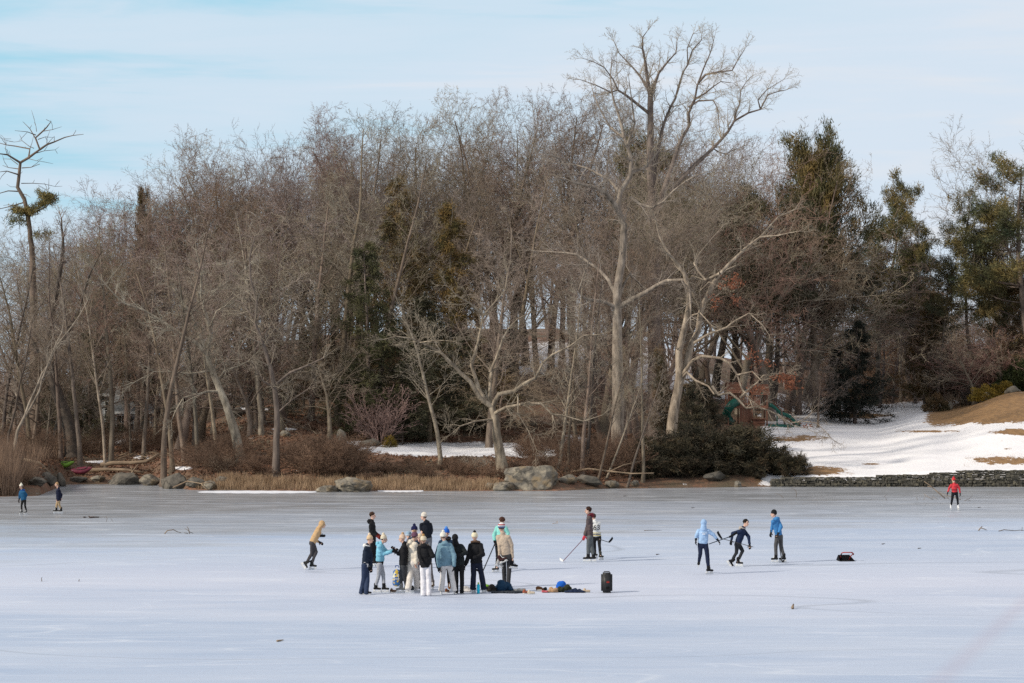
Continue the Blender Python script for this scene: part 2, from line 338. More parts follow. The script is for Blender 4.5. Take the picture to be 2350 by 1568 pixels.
# ================================================================== trees
def norm(v):
    l = math.sqrt(v[0] * v[0] + v[1] * v[1] + v[2] * v[2]) or 1e-9
    return (v[0] / l, v[1] / l, v[2] / l)
def perp(rng, d):
    while True:
        r = (rng.uniform(-1, 1), rng.uniform(-1, 1), rng.uniform(-1, 1))
        c = (d[1] * r[2] - d[2] * r[1], d[2] * r[0] - d[0] * r[2], d[0] * r[1] - d[1] * r[0])
        l = c[0] ** 2 + c[1] ** 2 + c[2] ** 2
        if l > .05: return norm(c)
class TB:
    def __init__(s): s.tubes = []; s.segs = []; s.tips = []
def grow(tb, rng, p, d, Ln, r, lv, pr):
    seg = pr['seg'][lv]; ns = max(2, int(Ln / seg + .5)); st = Ln / ns; wob = pr['wob'][lv]; up = pr['up'][lv]
    pts = [p]; rs = [r]; ds = [d]; endk = pr.get('endk', .22)
    for i in range(ns):
        g = rng.gauss
        d = norm((d[0] + g(0, wob), d[1] + g(0, wob), d[2] + g(0, wob) + up))
        p = (p[0] + d[0] * st, p[1] + d[1] * st, p[2] + d[2] * st)
        pts.append(p); ds.append(d); rs.append(r * (1 - (1 - endk) * (i + 1) / ns))
    if lv <= pr['tube']: tb.tubes.append((pts, rs))
    else:
        for i in range(ns): tb.segs.append((*pts[i], *pts[i + 1], rs[i], rs[i + 1]))
    if lv == pr['max']:
        tb.tips.append((pts[-1], d)); return
    kids(tb, rng, pts, rs, ds, Ln, lv, pr)
def kids(tb, rng, pts, rs, ds, Ln, lv, pr, n=None, s0=None):
    wh = pr.get('whorl') if lv == 0 else None
    ns = len(pts) - 1
    n = n or pr['n'][lv]; s0 = pr['start'][lv] if s0 is None else s0; a0, a1 = pr['ang'][lv]
    if lv >= 1: n = max(2, int(round(n * min(1.6, max(.5, Ln / pr['ref'][lv])))))
    for j in range(n):
        tt = s0 + (1 - s0) * (j + rng.random() * .9) / n
        if wh: tt = s0 + (1 - s0) * (round((tt - s0) / (1 - s0) * wh) + .12 * rng.random()) / (wh + .2)
        f = tt * ns; i = min(int(f), ns - 1); q = f - i
        a, b = pts[i], pts[i + 1]
        pp = (a[0] + (b[0] - a[0]) * q, a[1] + (b[1] - a[1]) * q, a[2] + (b[2] - a[2]) * q)
        dd = ds[i + 1]; u = perp(rng, dd)
        if pr.get('flat') and lv >= 1: u = norm((u[0], u[1], u[2] * .45))
        an = R(rng.uniform(a0, a1)); ca, sa = math.cos(an), math.sin(an)
        nd = norm((dd[0] * ca + u[0] * sa, dd[1] * ca + u[1] * sa, dd[2] * ca + u[2] * sa))
        rel = (tt - s0) / (1 - s0 + 1e-6)
        LL = Ln * pr['rat'][lv] * (1 - pr['tap'][lv] * rel) * rng.uniform(.75, 1.2)
        rr = max(pr['rmin'], (rs[i] * (1 - q) + rs[i + 1] * q) * pr['rr'][lv])
        grow(tb, rng, pp, nd, LL, rr, lv + 1, pr)
def seg_mesh(name, segs, k=3):
    A = np.array(segs, np.float64); P0, P1, R0, R1 = A[:, :3], A[:, 3:6], A[:, 6], A[:, 7]
    d = P1 - P0; d /= np.linalg.norm(d, axis=1)[:, None] + 1e-9
    h = np.where(np.abs(d[:, 2:3]) > .9, [[1., 0, 0]], [[0, 0, 1.]]); u = np.cross(d, h); u /= np.linalg.norm(u, axis=1)[:, None]; v = np.cross(d, u)
    V = []
    for P, Rr in ((P0, R0), (P1, R1)):
        for j in range(k):
            a = 2 * math.pi * j / k; V.append(P + (u * math.cos(a) + v * math.sin(a)) * Rr[:, None])
    V = np.stack(V, 1).reshape(-1, 3); n = len(A); b = np.arange(n)[:, None] * (2 * k)
    Q = np.concatenate([b + np.array([[j, (j + 1) % k, k + (j + 1) % k, k + j]]) for j in range(k)], 0)
    return fast_mesh(name, V, Q)
def tube_mesh(name, tubes, k=7, flare=0):
    V = []; Q = []; off = 0
    for pts, rs in tubes:
        P = np.array([tuple(q) for q in pts], float); n = len(P); kk = k if rs[0] > .06 else 5
        T = np.gradient(P, axis=0); T /= np.linalg.norm(T, axis=1)[:, None] + 1e-9
        u = np.array(Vector(T[0]).orthogonal().normalized())
        for i in range(n):
            u = u - T[i] * u.dot(T[i]); u /= np.linalg.norm(u) + 1e-9; v = np.cross(T[i], u)
            a = np.arange(kk) * 2 * math.pi / kk
            V.append(P[i] + (np.cos(a)[:, None] * u + np.sin(a)[:, None] * v) * rs[i])
        i0 = off + np.arange(n - 1)[:, None] * kk; j = np.arange(kk)[None]
        Q.append(np.stack([i0 + j, i0 + (j + 1) % kk, i0 + kk + (j + 1) % kk, i0 + kk + j], -1).reshape(-1, 4)); off += n * kk
    return fast_mesh(name, np.concatenate(V), np.concatenate(Q))
BASE = dict(seg=[1.1, .8, .5, .4, .35], wob=[.05, .10, .13, .16, .18], up=[.01, .06, .05, .03, .02], tube=1, max=4, n=[26, 11, 11, 8], start=[.32, .18, .12, .1],
            ang=[(32, 60), (28, 62), (28, 65), (25, 65)], rat=[.37, .46, .47, .5], tap=[.45, .45, .45, .4], rr=[.36, .45, .5, .6], rmin=.0075, endk=.14, ref=[15, 6, 2.8, 1.3])
def P_(**k): d = {a: (list(b) if isinstance(b, list) else b) for a, b in BASE.items()}; d.update(k); return d
KINDS = {
 'tall':   (20, .19, 14.5, P_(wob=[.035, .10, .13, .16, .18], start=[.26, .15, .1, .1], up=[.01, .07, .03, .02, .0])),
 'vase':   (20, .22, 9.0, P_(n=[20, 12, 10, 7], start=[.35, .2, .12, .1], ang=[(20, 42), (22, 50), (25, 60), (25, 60)], rat=[.74, .40, .45, .5], tap=[.25, .4, .45, .4], up=[0, .04, .03, .02, .0], seg=[.9, 1, .5, .4, .35])),
 'slim':   (20, .15, 16.5, P_(wob=[.026, .10, .13, .16, .18], n=[26, 9, 9, 7], start=[.34, .2, .12, .1], ang=[(25, 50), (25, 60), (25, 60), (25, 60)], rat=[.21, .5, .5, .5], tap=[.5, .4, .4, .4], up=[0, .09, .05, .04, .03])),
 'spread': (12, .14, 5.5, P_(n=[17, 10, 9, 7], start=[.3, .2, .1, .1], ang=[(40, 75), (30, 65), (30, 70), (25, 70)], rat=[.8, .42, .45, .5], tap=[.3, .4, .4, .4], wob=[.1, .2, .22, .22, .22], up=[0, .03, .01, 0, 0])),
}
PROTO = {}
def make_proto(kind, seed):
    H, r, Lt, pr = KINDS[kind]; rng = random.Random(seed); tb = TB()
    grow(tb, rng, (0, 0, -.4), norm((rng.gauss(0, .04), rng.gauss(0, .04), 1)), Lt, r, 0, pr)
    pts, rs = tb.tubes[0]; rs[0] *= 1.5; rs[1] *= 1.05
    Rm, zc = {'tall': (4.6, .60), 'vase': (5.4, .62), 'slim': (3.2, .60), 'spread': (5.2, .5)}[kind]; zc *= H
    def inside(x, y, z):
        f = 1 + .06 * mnoise.noise(Vector((x * .5, y * .5, z * .5 + seed)))
        if z < zc: return x * x + y * y < (Rm * f) ** 2
        return (x * x + y * y) / (Rm * f) ** 2 + ((z - zc) / ((H - zc) * f)) ** 2 < 1
    tb.segs = [s for s in tb.segs if inside(*s[3:6])]
    nt_ = []
    for pts, rs in tb.tubes:
        k = next((i for i, q in enumerate(pts) if not inside(*q)), len(pts))
        if k >= 2: nt_.append((pts[:k], rs[:k]))
    tb.tubes = nt_
    top = max(s[5] for s in tb.segs)
    return (tube_mesh('trunk', tb.tubes), seg_mesh('crown', tb.segs), top)
for kd, n in (('tall', 4), ('vase', 4), ('slim', 4), ('spread', 3)):
    PROTO[kd] = [make_proto(kd, 100 * len(kd) + i) for i in range(n)]
_mcache = {}
def with_mat(me, m, key):
    q = (me.name, m.name)
    if q not in _mcache:
        c = me.copy() if me.users or len(me.materials) else me
        c.materials.clear(); c.materials.append(m); _mcache[q] = c
    return _mcache[q]
rngp = random.Random(11)
def tree(kind, var, xd, Y, ytop, label, group=None, bark='bark', twig='twig', lean=0, wide=1.0, name='bare_tree', cat='tree'):
    b = gpt(xd, Y); top = at(xd, ytop, Y).z; tr, cr, h = PROTO[kind][var % len(PROTO[kind])]
    s = (top - b.z) / h
    o = empty(name, b); o.rotation_euler = (0, R(lean), rngp.uniform(0, 6.28)) if not lean else (0, R(lean), 0)
    o.scale = (s * wide, s * wide, s)
    link('trunk', with_mat(tr, M[bark], bark), None, o); link('crown', with_mat(cr, M[twig], twig), None, o)
    return tag(o, label, cat, group)
# ---- trees whose own limbs can be followed in the view
def smooth_path(pts, step=.7):
    out = []
    n = len(pts)
    for i in range(n - 1):
        p0, p1, p2, p3 = pts[max(i - 1, 0)], pts[i], pts[i + 1], pts[min(i + 2, n - 1)]
        k = max(1, int((p2 - p1).length / step))
        for j in range(k):
            t = j / k
            out.append(.5 * ((2 * p1) + (p2 - p0) * t + (2 * p0 - 5 * p1 + 4 * p2 - p3) * t * t + (3 * p1 - p0 - 3 * p2 + p3) * t ** 3))
    out.append(pts[-1]); return out
def hero(name, base, limbs, label, seed, bark='bark_pale', twig='twig_grey', dens=1.5, subL=2.6, conv=lambda x, y: (x, y), bare=False, extra=None, cat='tree', rmin=.009, upk=.04, rk=.82):
    """base=(xd, Y); limbs=[(points, r0, r1, depth drift, first share of the limb without branches)]"""
    xd, Y = base; b = gpt(xd, Y); o = empty(name, b); rng = random.Random(seed); tb = TB()
    pr = P_(rmin=rmin, n=[15, 8, 12, 9], up=[0, .05, upk, .02, .01], wob=[.05, .1, .17, .2, .2], ref=[15, 6, 2.6, 1.2])
    for li, (pp, r0, r1, dr, clear_) in enumerate(limbs):
        q = []
        for i, (x, y) in enumerate(pp):
            x, y = conv(x, y); t = i / (len(pp) - 1)
            dd = dr[0] + (dr[1] - dr[0]) * t if hasattr(dr, '__len__') else dr * t
            q.append(at(x, y, Y + dd) - b)
        if li == 0: q[0] = Vector((q[0].x, q[0].y, -.4))
        q = smooth_path(q)
        q = [v + Vector((rng.gauss(0, .04), rng.gauss(0, .08), rng.gauss(0, .04))) * (1 if i else 0) * (.4 if r0 > .25 else 1) for i, v in enumerate(q)]
        r0 *= rk if li else 1; r1 *= rk; n = len(q); rs = [r0 + (r1 - r0) * (i / (n - 1)) ** .85 for i in range(n)]
        if li == 0: rs[0] *= 1.45; rs[1] *= 1.1
        tb.tubes.append((q, rs))
        Ln = sum((q[i + 1] - q[i]).length for i in range(n - 1))
        tq = [tuple(v) for v in q]; ds = [norm(tuple(q[min(i + 1, n - 1)] - q[max(i - 1, 0)])) for i in range(n)]
        if bare:
            for j in range(int(Ln * .9) if li else 5):
                i = rng.randrange(max(1, n // 4), n - 1); u = perp(rng, ds[i]); an = R(rng.uniform(35, 65)); dd = ds[i]; L2 = rng.uniform(.35, 1.2) * (1 if li else .6)
                nd = norm((dd[0] * math.cos(an) + u[0] * math.sin(an), dd[1] * math.cos(an) + u[1] * math.sin(an), dd[2] * math.cos(an) + u[2] * math.sin(an) + .1))
                a_ = q[i]; b_ = a_ + Vector(nd) * L2 * .5; c_ = b_ + (Vector(nd) + Vector((rng.gauss(0, .25), rng.gauss(0, .25), rng.gauss(.1, .2)))) * L2 * .5
                tb.tubes.append(([a_, b_, c_], [min(.03, rs[i] * .6), .018, .009]))
            continue
        m_ = int(Ln * (1 - clear_) * dens * 1.5)
        for j in range(m_):
            tt = clear_ + (1 - clear_) * (j + rng.random()) / m_; i = min(int(tt * (n - 1)), n - 2)
            u = perp(rng, ds[i]); an = R(rng.uniform(30, 70)); ca, sa = math.cos(an), math.sin(an); dd = ds[i]
            nd = norm((dd[0] * ca + u[0] * sa, dd[1] * ca + u[1] * sa, dd[2] * ca + u[2] * sa + .15))
            grow(tb, rng, tq[i], nd, subL * rng.uniform(.45, 1.25) * (1 - .35 * tt), max(.014, min(rs[i] * .5, .045)), 2, pr)
        # the limb's own end carries on as fine branches
        for _ in range(3):
            grow(tb, rng, tq[-1], norm((ds[-1][0] + rng.gauss(0, .3), ds[-1][1] + rng.gauss(0, .3), ds[-1][2] + rng.gauss(0, .3))), subL * .55, max(.014, r1 * .8), 2, pr)
    link('trunk', tube_mesh('trunk', tb.tubes, 9), M[bark], o)
    if tb.segs: link('crown', seg_mesh('crown', tb.segs), M[twig], o)
    tag(o, label, cat); return o, tb
c5 = lambda x, y: (1285 + .3513 * x, .3513 * y)
c6 = lambda x, y: (1193.3 + .4098 * x, 504.9 + .4098 * y)
c4 = lambda x, y: (697.6 + .3804 * x, 550.8 + .3804 * y)
c2 = lambda x, y: (.336 * x, 642.6 + .336 * y)
c1 = lambda x, y: (.336 * x, 229.5 + .336 * y)
c8 = lambda x, y: (1633.9 + .1484 * x, 826.1 + .1484 * y)
def cv_(f, pts): return [f(*p) for p in pts]
# the tall oak with the highest crown
hero('bare_tree', (1505, 172), [
 ([(1505, 955), (1503, 840), (1500, 710), (1502, 600)] + cv_(c5, [(605, 1400), (595, 1200), (590, 1000), (592, 850), (590, 640)]), .62, .26, 0, .55),
 (cv_(c5, [(590, 640), (565, 520), (555, 400), (540, 250), (565, 215)]), .2, .03, -2, .15),
 (cv_(c5, [(590, 640), (615, 540), (640, 470), (700, 420), (760, 350), (770, 270)]), .18, .03, 2, .15),
 (cv_(c5, [(600, 640), (575, 570), (520, 500), (440, 400), (380, 340), (350, 270)]), .14, .03, 1.5, .15),
 (cv_(c5, [(580, 740), (520, 690), (430, 620), (380, 590), (330, 600), (240, 560), (130, 520)]), .16, .03, -2.5, .25),
 (cv_(c5, [(380, 590), (340, 520), (290, 440), (160, 380)]), .09, .02, (-1.2, -3), .1),
 (cv_(c5, [(600, 1300), (640, 980), (690, 780), (755, 640), (770, 580), (800, 480), (835, 420), (835, 310), (870, 225)]), .26, .035, 3, .4),
 (cv_(c5, [(835, 420), (860, 330), (920, 260), (930, 225)]), .09, .02, (2.4, 4), .1),
 (cv_(c5, [(620, 1420), (740, 1060), (800, 900), (845, 820), (840, 740), (880, 650), (900, 560), (940, 450), (980, 350), (1000, 270)]), .30, .035, -3, .4),
 (cv_(c5, [(905, 540), (950, 490), (1040, 470), (1120, 465), (1160, 400), (1200, 320)]), .13, .025, (-2, -4), .15),
 (cv_(c5, [(880, 650), (950, 600), (1050, 530), (1130, 545)]), .11, .02, (-1.5, 1), .2),
 (cv_(c5, [(840, 700), (900, 660), (1000, 655), (1030, 700), (1040, 830)]), .1, .03, (-1.5, -3), .3),
 (cv_(c5, [(720, 1250), (900, 1060), (1000, 970), (1100, 860), (1140, 790), (1230, 740), (1310, 715), (1360, 620), (1480, 590)]), .26, .03, 2, .4),
 (cv_(c5, [(1140, 790), (1170, 680), (1180, 590), (1260, 490)]), .1, .02, (1, 3), .2),
 (cv_(c5, [(1310, 715), (1290, 650), (1350, 580), (1460, 520)]), .08, .02, (1.5, 0), .2),
 (cv_(c5, [(1000, 970), (1080, 1000), (1190, 960)]), .07, .02, (1, 3), .2),
], 'tallest bare tree, its wide crown of upright limbs reaching highest above the wood', 3, bark='bark', dens=1.9, subL=2.2, rk=.78)
# the big grey oak with horizontal limbs
hero('bare_tree', (1415, 158), [
 (cv_(c6, [(545, 1190), (548, 1000), (545, 850), (545, 560), (545, 400), (570, 230), (580, 20)]) + cv_(c5, [(400, 1450), (380, 1350), (395, 1250), (460, 1150), (470, 1060), (420, 900), (385, 750), (340, 600), (330, 450)]), .5, .04, 0, .5),
 (cv_(c5, [(400, 1420), (350, 1330), (300, 1260), (210, 1220), (90, 1190), (0, 1040), (-90, 1000)]), .24, .03, -3, .2),
 (cv_(c5, [(395, 1260), (330, 1180), (240, 1130), (110, 1080), (-40, 1060)]), .14, .02, 2, .2),
 (cv_(c5, [(465, 1130), (560, 1090), (640, 1000), (760, 960)]), .12, .02, 2, .2),
 (cv_(c5, [(420, 900), (330, 830), (250, 690), (200, 560)]), .12, .02, 3, .1),
 (cv_(c5, [(440, 950), (480, 800), (470, 650), (450, 500)]), .12, .02, -3, .1),
 (cv_(c5, [(460, 1290), (600, 1360), (740, 1240), (880, 1150), (1000, 1100)]), .15, .02, -2, .2),
 (cv_(c6, [(555, 490), (620, 450), (700, 400), (830, 340), (910, 335), (945, 380), (955, 460), (945, 540)]), .24, .06, -3, .35),
 (cv_(c6, [(540, 490), (470, 460), (350, 440), (330, 400), (370, 300), (375, 250)]), .2, .04, -2, .4),
 (cv_(c6, [(540, 430), (500, 330), (400, 250), (320, 200), (190, 180), (60, 170)]), .17, .03, 2.5, .3),
 (cv_(c6, [(560, 420), (620, 300), (680, 380), (600, 260), (590, 150)]), .12, .03, 1, .3),
], 'large grey oak with a dark shaded trunk and long level limbs below the tallest crown', 4, dens=1.5, subL=2.4)
# the leaning two-stemmed tree above the yews, its limbs over the playset
H3, tb3 = hero('bare_tree', (1537, 156), [
 (cv_(c6, [(835, 1195), (860, 1080), (885, 960), (895, 870), (890, 740), (925, 570), (945, 480), (952, 400), (920, 300), (840, 200), (780, 90), (760, 0)]), .44, .05, 0, .45),
 (cv_(c6, [(890, 920), (930, 820), (960, 700), (1000, 620), (1010, 520), (1060, 400), (1120, 300), (1240, 180), (1350, 90), (1450, -20), (1540, -60)]), .32, .04, 2.5, .3),
 (cv_(c6, [(1240, 180), (1340, 95), (1440, 90), (1568, 60)]), .12, .02, (1.5, -1), .15),
 (cv_(c6, [(1120, 300), (1040, 330), (970, 240), (1060, 130), (1130, 30)]), .12, .02, (1, 4), .2),
 (cv_(c6, [(900, 880), (935, 830), (970, 785), (1020, 765), (1120, 770), (1180, 800), (1215, 870), (1240, 940), (1280, 1000)]), .17, .06, -2.5, .3),
 (cv_(c6, [(905, 890), (935, 855), (980, 900), (1050, 930), (1090, 975), (1130, 960), (1160, 900), (1150, 850)]), .12, .03, -3, .3),
 (cv_(c6, [(975, 690), (1060, 640), (1150, 600), (1200, 570), (1290, 520), (1360, 590), (1400, 640)]), .12, .025, -2, .3),
 (cv_(c6, [(945, 540), (1010, 525), (1050, 570), (1070, 590)]), .08, .02, -1, .3),
 (cv_(c6, [(990, 600), (1020, 500), (1010, 400), (1060, 350), (1140, 380)]), .1, .02, (1, -1), .2),
 (cv_(c6, [(1215, 870), (1300, 850), (1350, 900), (1430, 880), (1500, 860)]), .09, .02, (-2, -3), .2),
 (cv_(c8, [(0, 400), (100, 540), (260, 500), (400, 600), (530, 740), (680, 730), (860, 780), (1050, 880), (1200, 960), (1290, 965), (1450, 960), (1600, 985), (1750, 1150), (1850, 1225)]), .12, .015, (-2.5, -3), .25),
 (cv_(c8, [(1000, 850), (1150, 980), (1300, 1030), (1450, 1070), (1560, 1125)]), .05, .012, (-2.8, -3.4), .2),
 (cv_(c8, [(1330, 960), (1420, 900), (1510, 850), (1545, 800)]), .03, .012, (-2.9, -3), .2),
 (cv_(c8, [(430, 590), (520, 510), (600, 410), (700, 340), (780, 250), (930, 235), (1100, 250)]), .1, .02, (-2.6, -2), .2),
], 'leaning two-stemmed grey tree above the dark yews with a limb bending over the playset', 5, dens=1.1, subL=1.9)
# the low spreading tree left of the large boulder
hero('bare_tree', (1157, 146), [
 (cv_(c4, [(1205, 1420), (1185, 1290), (1160, 1180), (1155, 1080), (1130, 1000)]), .42, .22, 0, 1),
 (cv_(c4, [(1135, 1010), (1060, 950), (1000, 860), (900, 760), (830, 680), (760, 640), (700, 620), (640, 585), (560, 580), (480, 600)]), .2, .03, -2.5, .3),
 (cv_(c4, [(1100, 980), (1055, 900), (1010, 760), (1050, 640), (1065, 540), (1085, 460), (1150, 370), (1210, 300), (1230, 200)]), .19, .03, 2, .3),
 (cv_(c4, [(1085, 460), (1000, 390), (930, 340), (860, 280)]), .1, .02, (1.5, 0), .2),
 (cv_(c4, [(1140, 1000), (1180, 940), (1270, 910), (1310, 870), (1400, 835), (1440, 740), (1490, 690), (1600, 640), (1690, 580), (1780, 560)]), .2, .03, -1.5, .3),
 (cv_(c4, [(1310, 990), (1430, 990), (1500, 1050), (1560, 1060), (1689, 1090), (1800, 1060)]), .12, .02, (-2, -3), .2),
 (cv_(c4, [(1145, 1050), (1220, 1010), (1310, 990)]), .14, .1, -2, .5),
 (cv_(c4, [(1120, 800), (1160, 720), (1200, 600), (1280, 480), (1360, 440), (1440, 430)]), .12, .02, (2, 3), .2),
 (cv_(c4, [(1140, 1050), (1120, 940), (1130, 800)]), .15, .11, 2, .6),
 (cv_(c4, [(1150, 1080), (1040, 1090), (950, 1130), (880, 1180), (860, 1100)]), .09, .02, -3, .2),
 (cv_(c4, [(1290, 930), (1290, 1040), (1350, 1150), (1400, 1260)]), .07, .015, (-2, -3), .2),
 (cv_(c4, [(830, 680), (740, 560), (690, 490)]), .07, .015, (-2, -3), .2),
 (cv_(c4, [(700, 620), (800, 600), (900, 610)]), .06, .015, (-2, -4), .2),
], 'low tree with crooked pale limbs spreading wide, rooted beside the largest boulder', 6, dens=1.9, subL=1.9, upk=.0)
# the leaning forked tree on the left shore
hero('bare_tree', (548, 150), [
 (cv_(c2, [(1645, 1270), (1612, 1080), (1545, 850), (1460, 650), (1412, 500), (1440, 380), (1410, 250), (1370, 100), (1375, -20), (1340, -200)]), .36, .04, 0, .45),
 (cv_(c2, [(1405, 500), (1340, 430), (1200, 350), (1100, 290), (980, 210), (850, 160), (720, 30), (650, -60)]), .17, .03, -2, .2),
 (cv_(c2, [(1400, 480), (1350, 340), (1310, 220), (1240, 150), (1180, 60), (1120, -60)]), .19, .03, 2, .2),
 (cv_(c2, [(1425, 340), (1480, 220), (1540, 180), (1620, 110), (1700, 60)]), .08, .02, -2, .2),
 (cv_(c2, [(1510, 760), (1420, 765), (1350, 780), (1250, 810), (1200, 890), (1180, 960)]), .12, .03, -2, .3),
 (cv_(c2, [(1500, 670), (1540, 620), (1610, 590), (1690, 555), (1760, 490)]), .11, .02, -2, .3),
 (cv_(c2, [(1440, 620), (1300, 640), (1180, 620), (1050, 625), (930, 690)]), .09, .015, -1.5, .3),
 (cv_(c2, [(1380, 200), (1480, 60), (1600, -20), (1700, -100)]), .08, .02, 2, .2),
], 'pale forked tree leaning left over the left shore, broken limb stubs on its trunk', 7, dens=1.7, subL=2.2)
hero('bare_tree', (632, 146), [
 (cv_(c2, [(1880, 1340), (1888, 1100), (1890, 900), (1880, 750), (1845, 600), (1800, 450), (1745, 300), (1755, 150), (1710, 0), (1700, -150), (1740, -300)]), .27, .04, 0, .45),
 (cv_(c2, [(1890, 710), (1980, 640), (2100, 590), (2205, 535)]), .12, .05, -2, .5),
 (cv_(c2, [(1905, 900), (1980, 820), (2100, 740), (2200, 690)]), .07, .015, -1, .2),
 (cv_(c2, [(1880, 740), (1800, 690), (1720, 560), (1650, 540)]), .07, .015, -1.5, .3),
 (cv_(c2, [(1800, 450), (1880, 330), (1960, 260), (2100, 140)]), .09, .02, 2, .2),
 (cv_(c2, [(1750, 260), (1650, 150), (1560, 120)]), .08, .02, 1, .2),
], 'upright grey tree with a bare pale stub limb pointing right, above the straw-coloured grass', 8, bark='bark', dens=1.8, subL=2.1)
# thick dark trunk at the left with pale leaning poles in front
hero('bare_tree', (170, 160), [
 (cv_(c2, [(500, 1240), (470, 1000), (400, 800), (350, 620), (330, 400), (360, 200), (400, 0), (430, -200), (420, -420)]), .55, .05, 0, .5),
 (cv_(c2, [(345, 620), (260, 480), (200, 380), (150, 200), (120, 0)]), .2, .03, 2, .3),
 (cv_(c2, [(350, 500), (450, 380), (540, 200), (600, 0), (700, -200)]), .22, .03, -2, .3),
], 'thickest dark trunk on the left bank, forking behind the pale leaning poles', 9, bark='bark_dark', twig='twig_purple', dens=1.9, subL=2.3)
hero('bare_tree', (24, 146), [
 (cv_(c2, [(75, 1180), (120, 1040), (170, 930), (290, 650), (400, 420), (480, 330), (600, 150)]), .12, .03, 0, .5),
 (cv_(c2, [(160, 950), (270, 760), (310, 600), (420, 360), (440, 200)]), .09, .02, -1, .4),
], 'pair of pale thin poles leaning right from the reeds at the left edge', 10, dens=1.5, subL=1.6)
hero('bare_tree', (10, 149), [
 (cv_(c2, [(30, 1130), (110, 800), (180, 500), (230, 250), (330, 100)]), .10, .025, 0, .4),
], 'single slim dark pole leaning right behind the reeds at the left edge', 12, bark='bark_dark', dens=1.5, subL=1.6)
# dead pine standing over the left end of the wood
Hp, tbp = hero('dead_pine', (76, 176), [
 ([(80, 990), (78, 800), (74, 600)] + cv_(c1, [(205, 900), (190, 780), (165, 680), (118, 600), (125, 520), (140, 430), (195, 395), (270, 340), (240, 260), (290, 215), (320, 190), (347, 150), (310, 135)]), .52, .03, 0, .9),
 (cv_(c1, [(270, 340), (320, 310), (370, 290), (440, 255), (500, 240), (560, 235)]), .13, .025, -1.5, 1),
 (cv_(c1, [(500, 240), (515, 215), (520, 200)]), .03, .02, -.3, 1),
 (cv_(c1, [(240, 260), (200, 190), (155, 150)]), .07, .02, 1, 1), (cv_(c1, [(245, 240), (180, 215), (95, 207)]), .06, .018, -1, 1),
 (cv_(c1, [(250, 215), (245, 180), (225, 145)]), .04, .015, 1, 1), (cv_(c1, [(290, 215), (360, 205), (420, 180)]), .05, .015, -1, 1),
 (cv_(c1, [(260, 270), (310, 255), (370, 256)]), .05, .015, 1, 1), (cv_(c1, [(140, 430), (60, 380), (0, 360), (-40, 350)]), .13, .03, -1.5, 1),
 (cv_(c1, [(60, 380), (40, 350), (30, 330)]), .04, .015, -.5, 1), (cv_(c1, [(195, 395), (200, 335), (100, 315), (40, 300), (0, 290), (-60, 285)]), .1, .02, 1.5, 1),
 (cv_(c1, [(40, 300), (25, 260), (5, 235)]), .03, .012, 1, 1), (cv_(c1, [(125, 510), (50, 490), (0, 490)]), .09, .03, -1, 1),
 (cv_(c1, [(130, 472), (60, 460), (10, 445)]), .06, .02, 1, 1), (cv_(c1, [(150, 465), (210, 465), (265, 448)]), .06, .03, -1, 1),
 (cv_(c1, [(120, 440), (70, 405), (20, 400)]), .05, .02, 1.5, 1), (cv_(c1, [(190, 400), (250, 415), (300, 400)]), .04, .012, -1, 1),
 (cv_(c1, [(225, 370), (300, 350), (370, 340), (405, 320)]), .05, .012, 1.5, 1), (cv_(c1, [(230, 330), (150, 285), (65, 285)]), .05, .012, 2, 1),
 (cv_(c1, [(115, 595), (70, 588), (35, 575)]), .03, .012, -1, 1), (cv_(c1, [(145, 570), (220, 568), (300, 575), (380, 590), (430, 590)]), .05, .015, 1, 1),
 (cv_(c1, [(340, 600), (320, 615), (260, 590)]), .03, .012, 1, 1), (cv_(c1, [(130, 625), (60, 625), (0, 630), (-60, 620)]), .08, .03, -1, 1),
 (cv_(c1, [(145, 640), (180, 650), (205, 670)]), .05, .015, -1, 1), (cv_(c1, [(175, 790), (240, 770), (320, 730), (370, 660), (380, 640)]), .1, .03, -1, 1),
 (cv_(c1, [(370, 650), (330, 620), (265, 590)]), .04, .012, -1, 1), (cv_(c1, [(165, 700), (90, 720), (0, 740), (-50, 750)]), .08, .02, -1, 1),
], 'tall dead pine with bare antler-like limbs over the left end of the wood', 13, bark='bark_dead', bare=True, rk=.66)
# ================================================================== the wood: placed trees
def top_at(x):
    return float(np.interp(x, [-40, 60, 130, 200, 270, 340, 420, 480, 570, 660, 760, 830, 900, 960, 1040, 1100, 1200, 1300, 1400, 1500, 1600, 1700, 1780, 1850, 1930, 2000, 2400],
                              [510, 535, 500, 470, 440, 392, 352, 322, 298, 280, 255, 222, 218, 245, 240, 205, 192, 190, 205, 225, 270, 290, 300, 345, 420, 500, 520]))
G1 = 'bare trees along the top of the wood'
G2 = 'bare trees inside the wood'
G3 = 'slender trees near the pond shore'
rt = random.Random(21)
kinds = ['tall', 'vase', 'tall', 'vase', 'slim']
tw = ['twig', 'twig', 'twig_red', 'twig_grey', 'twig_purple']
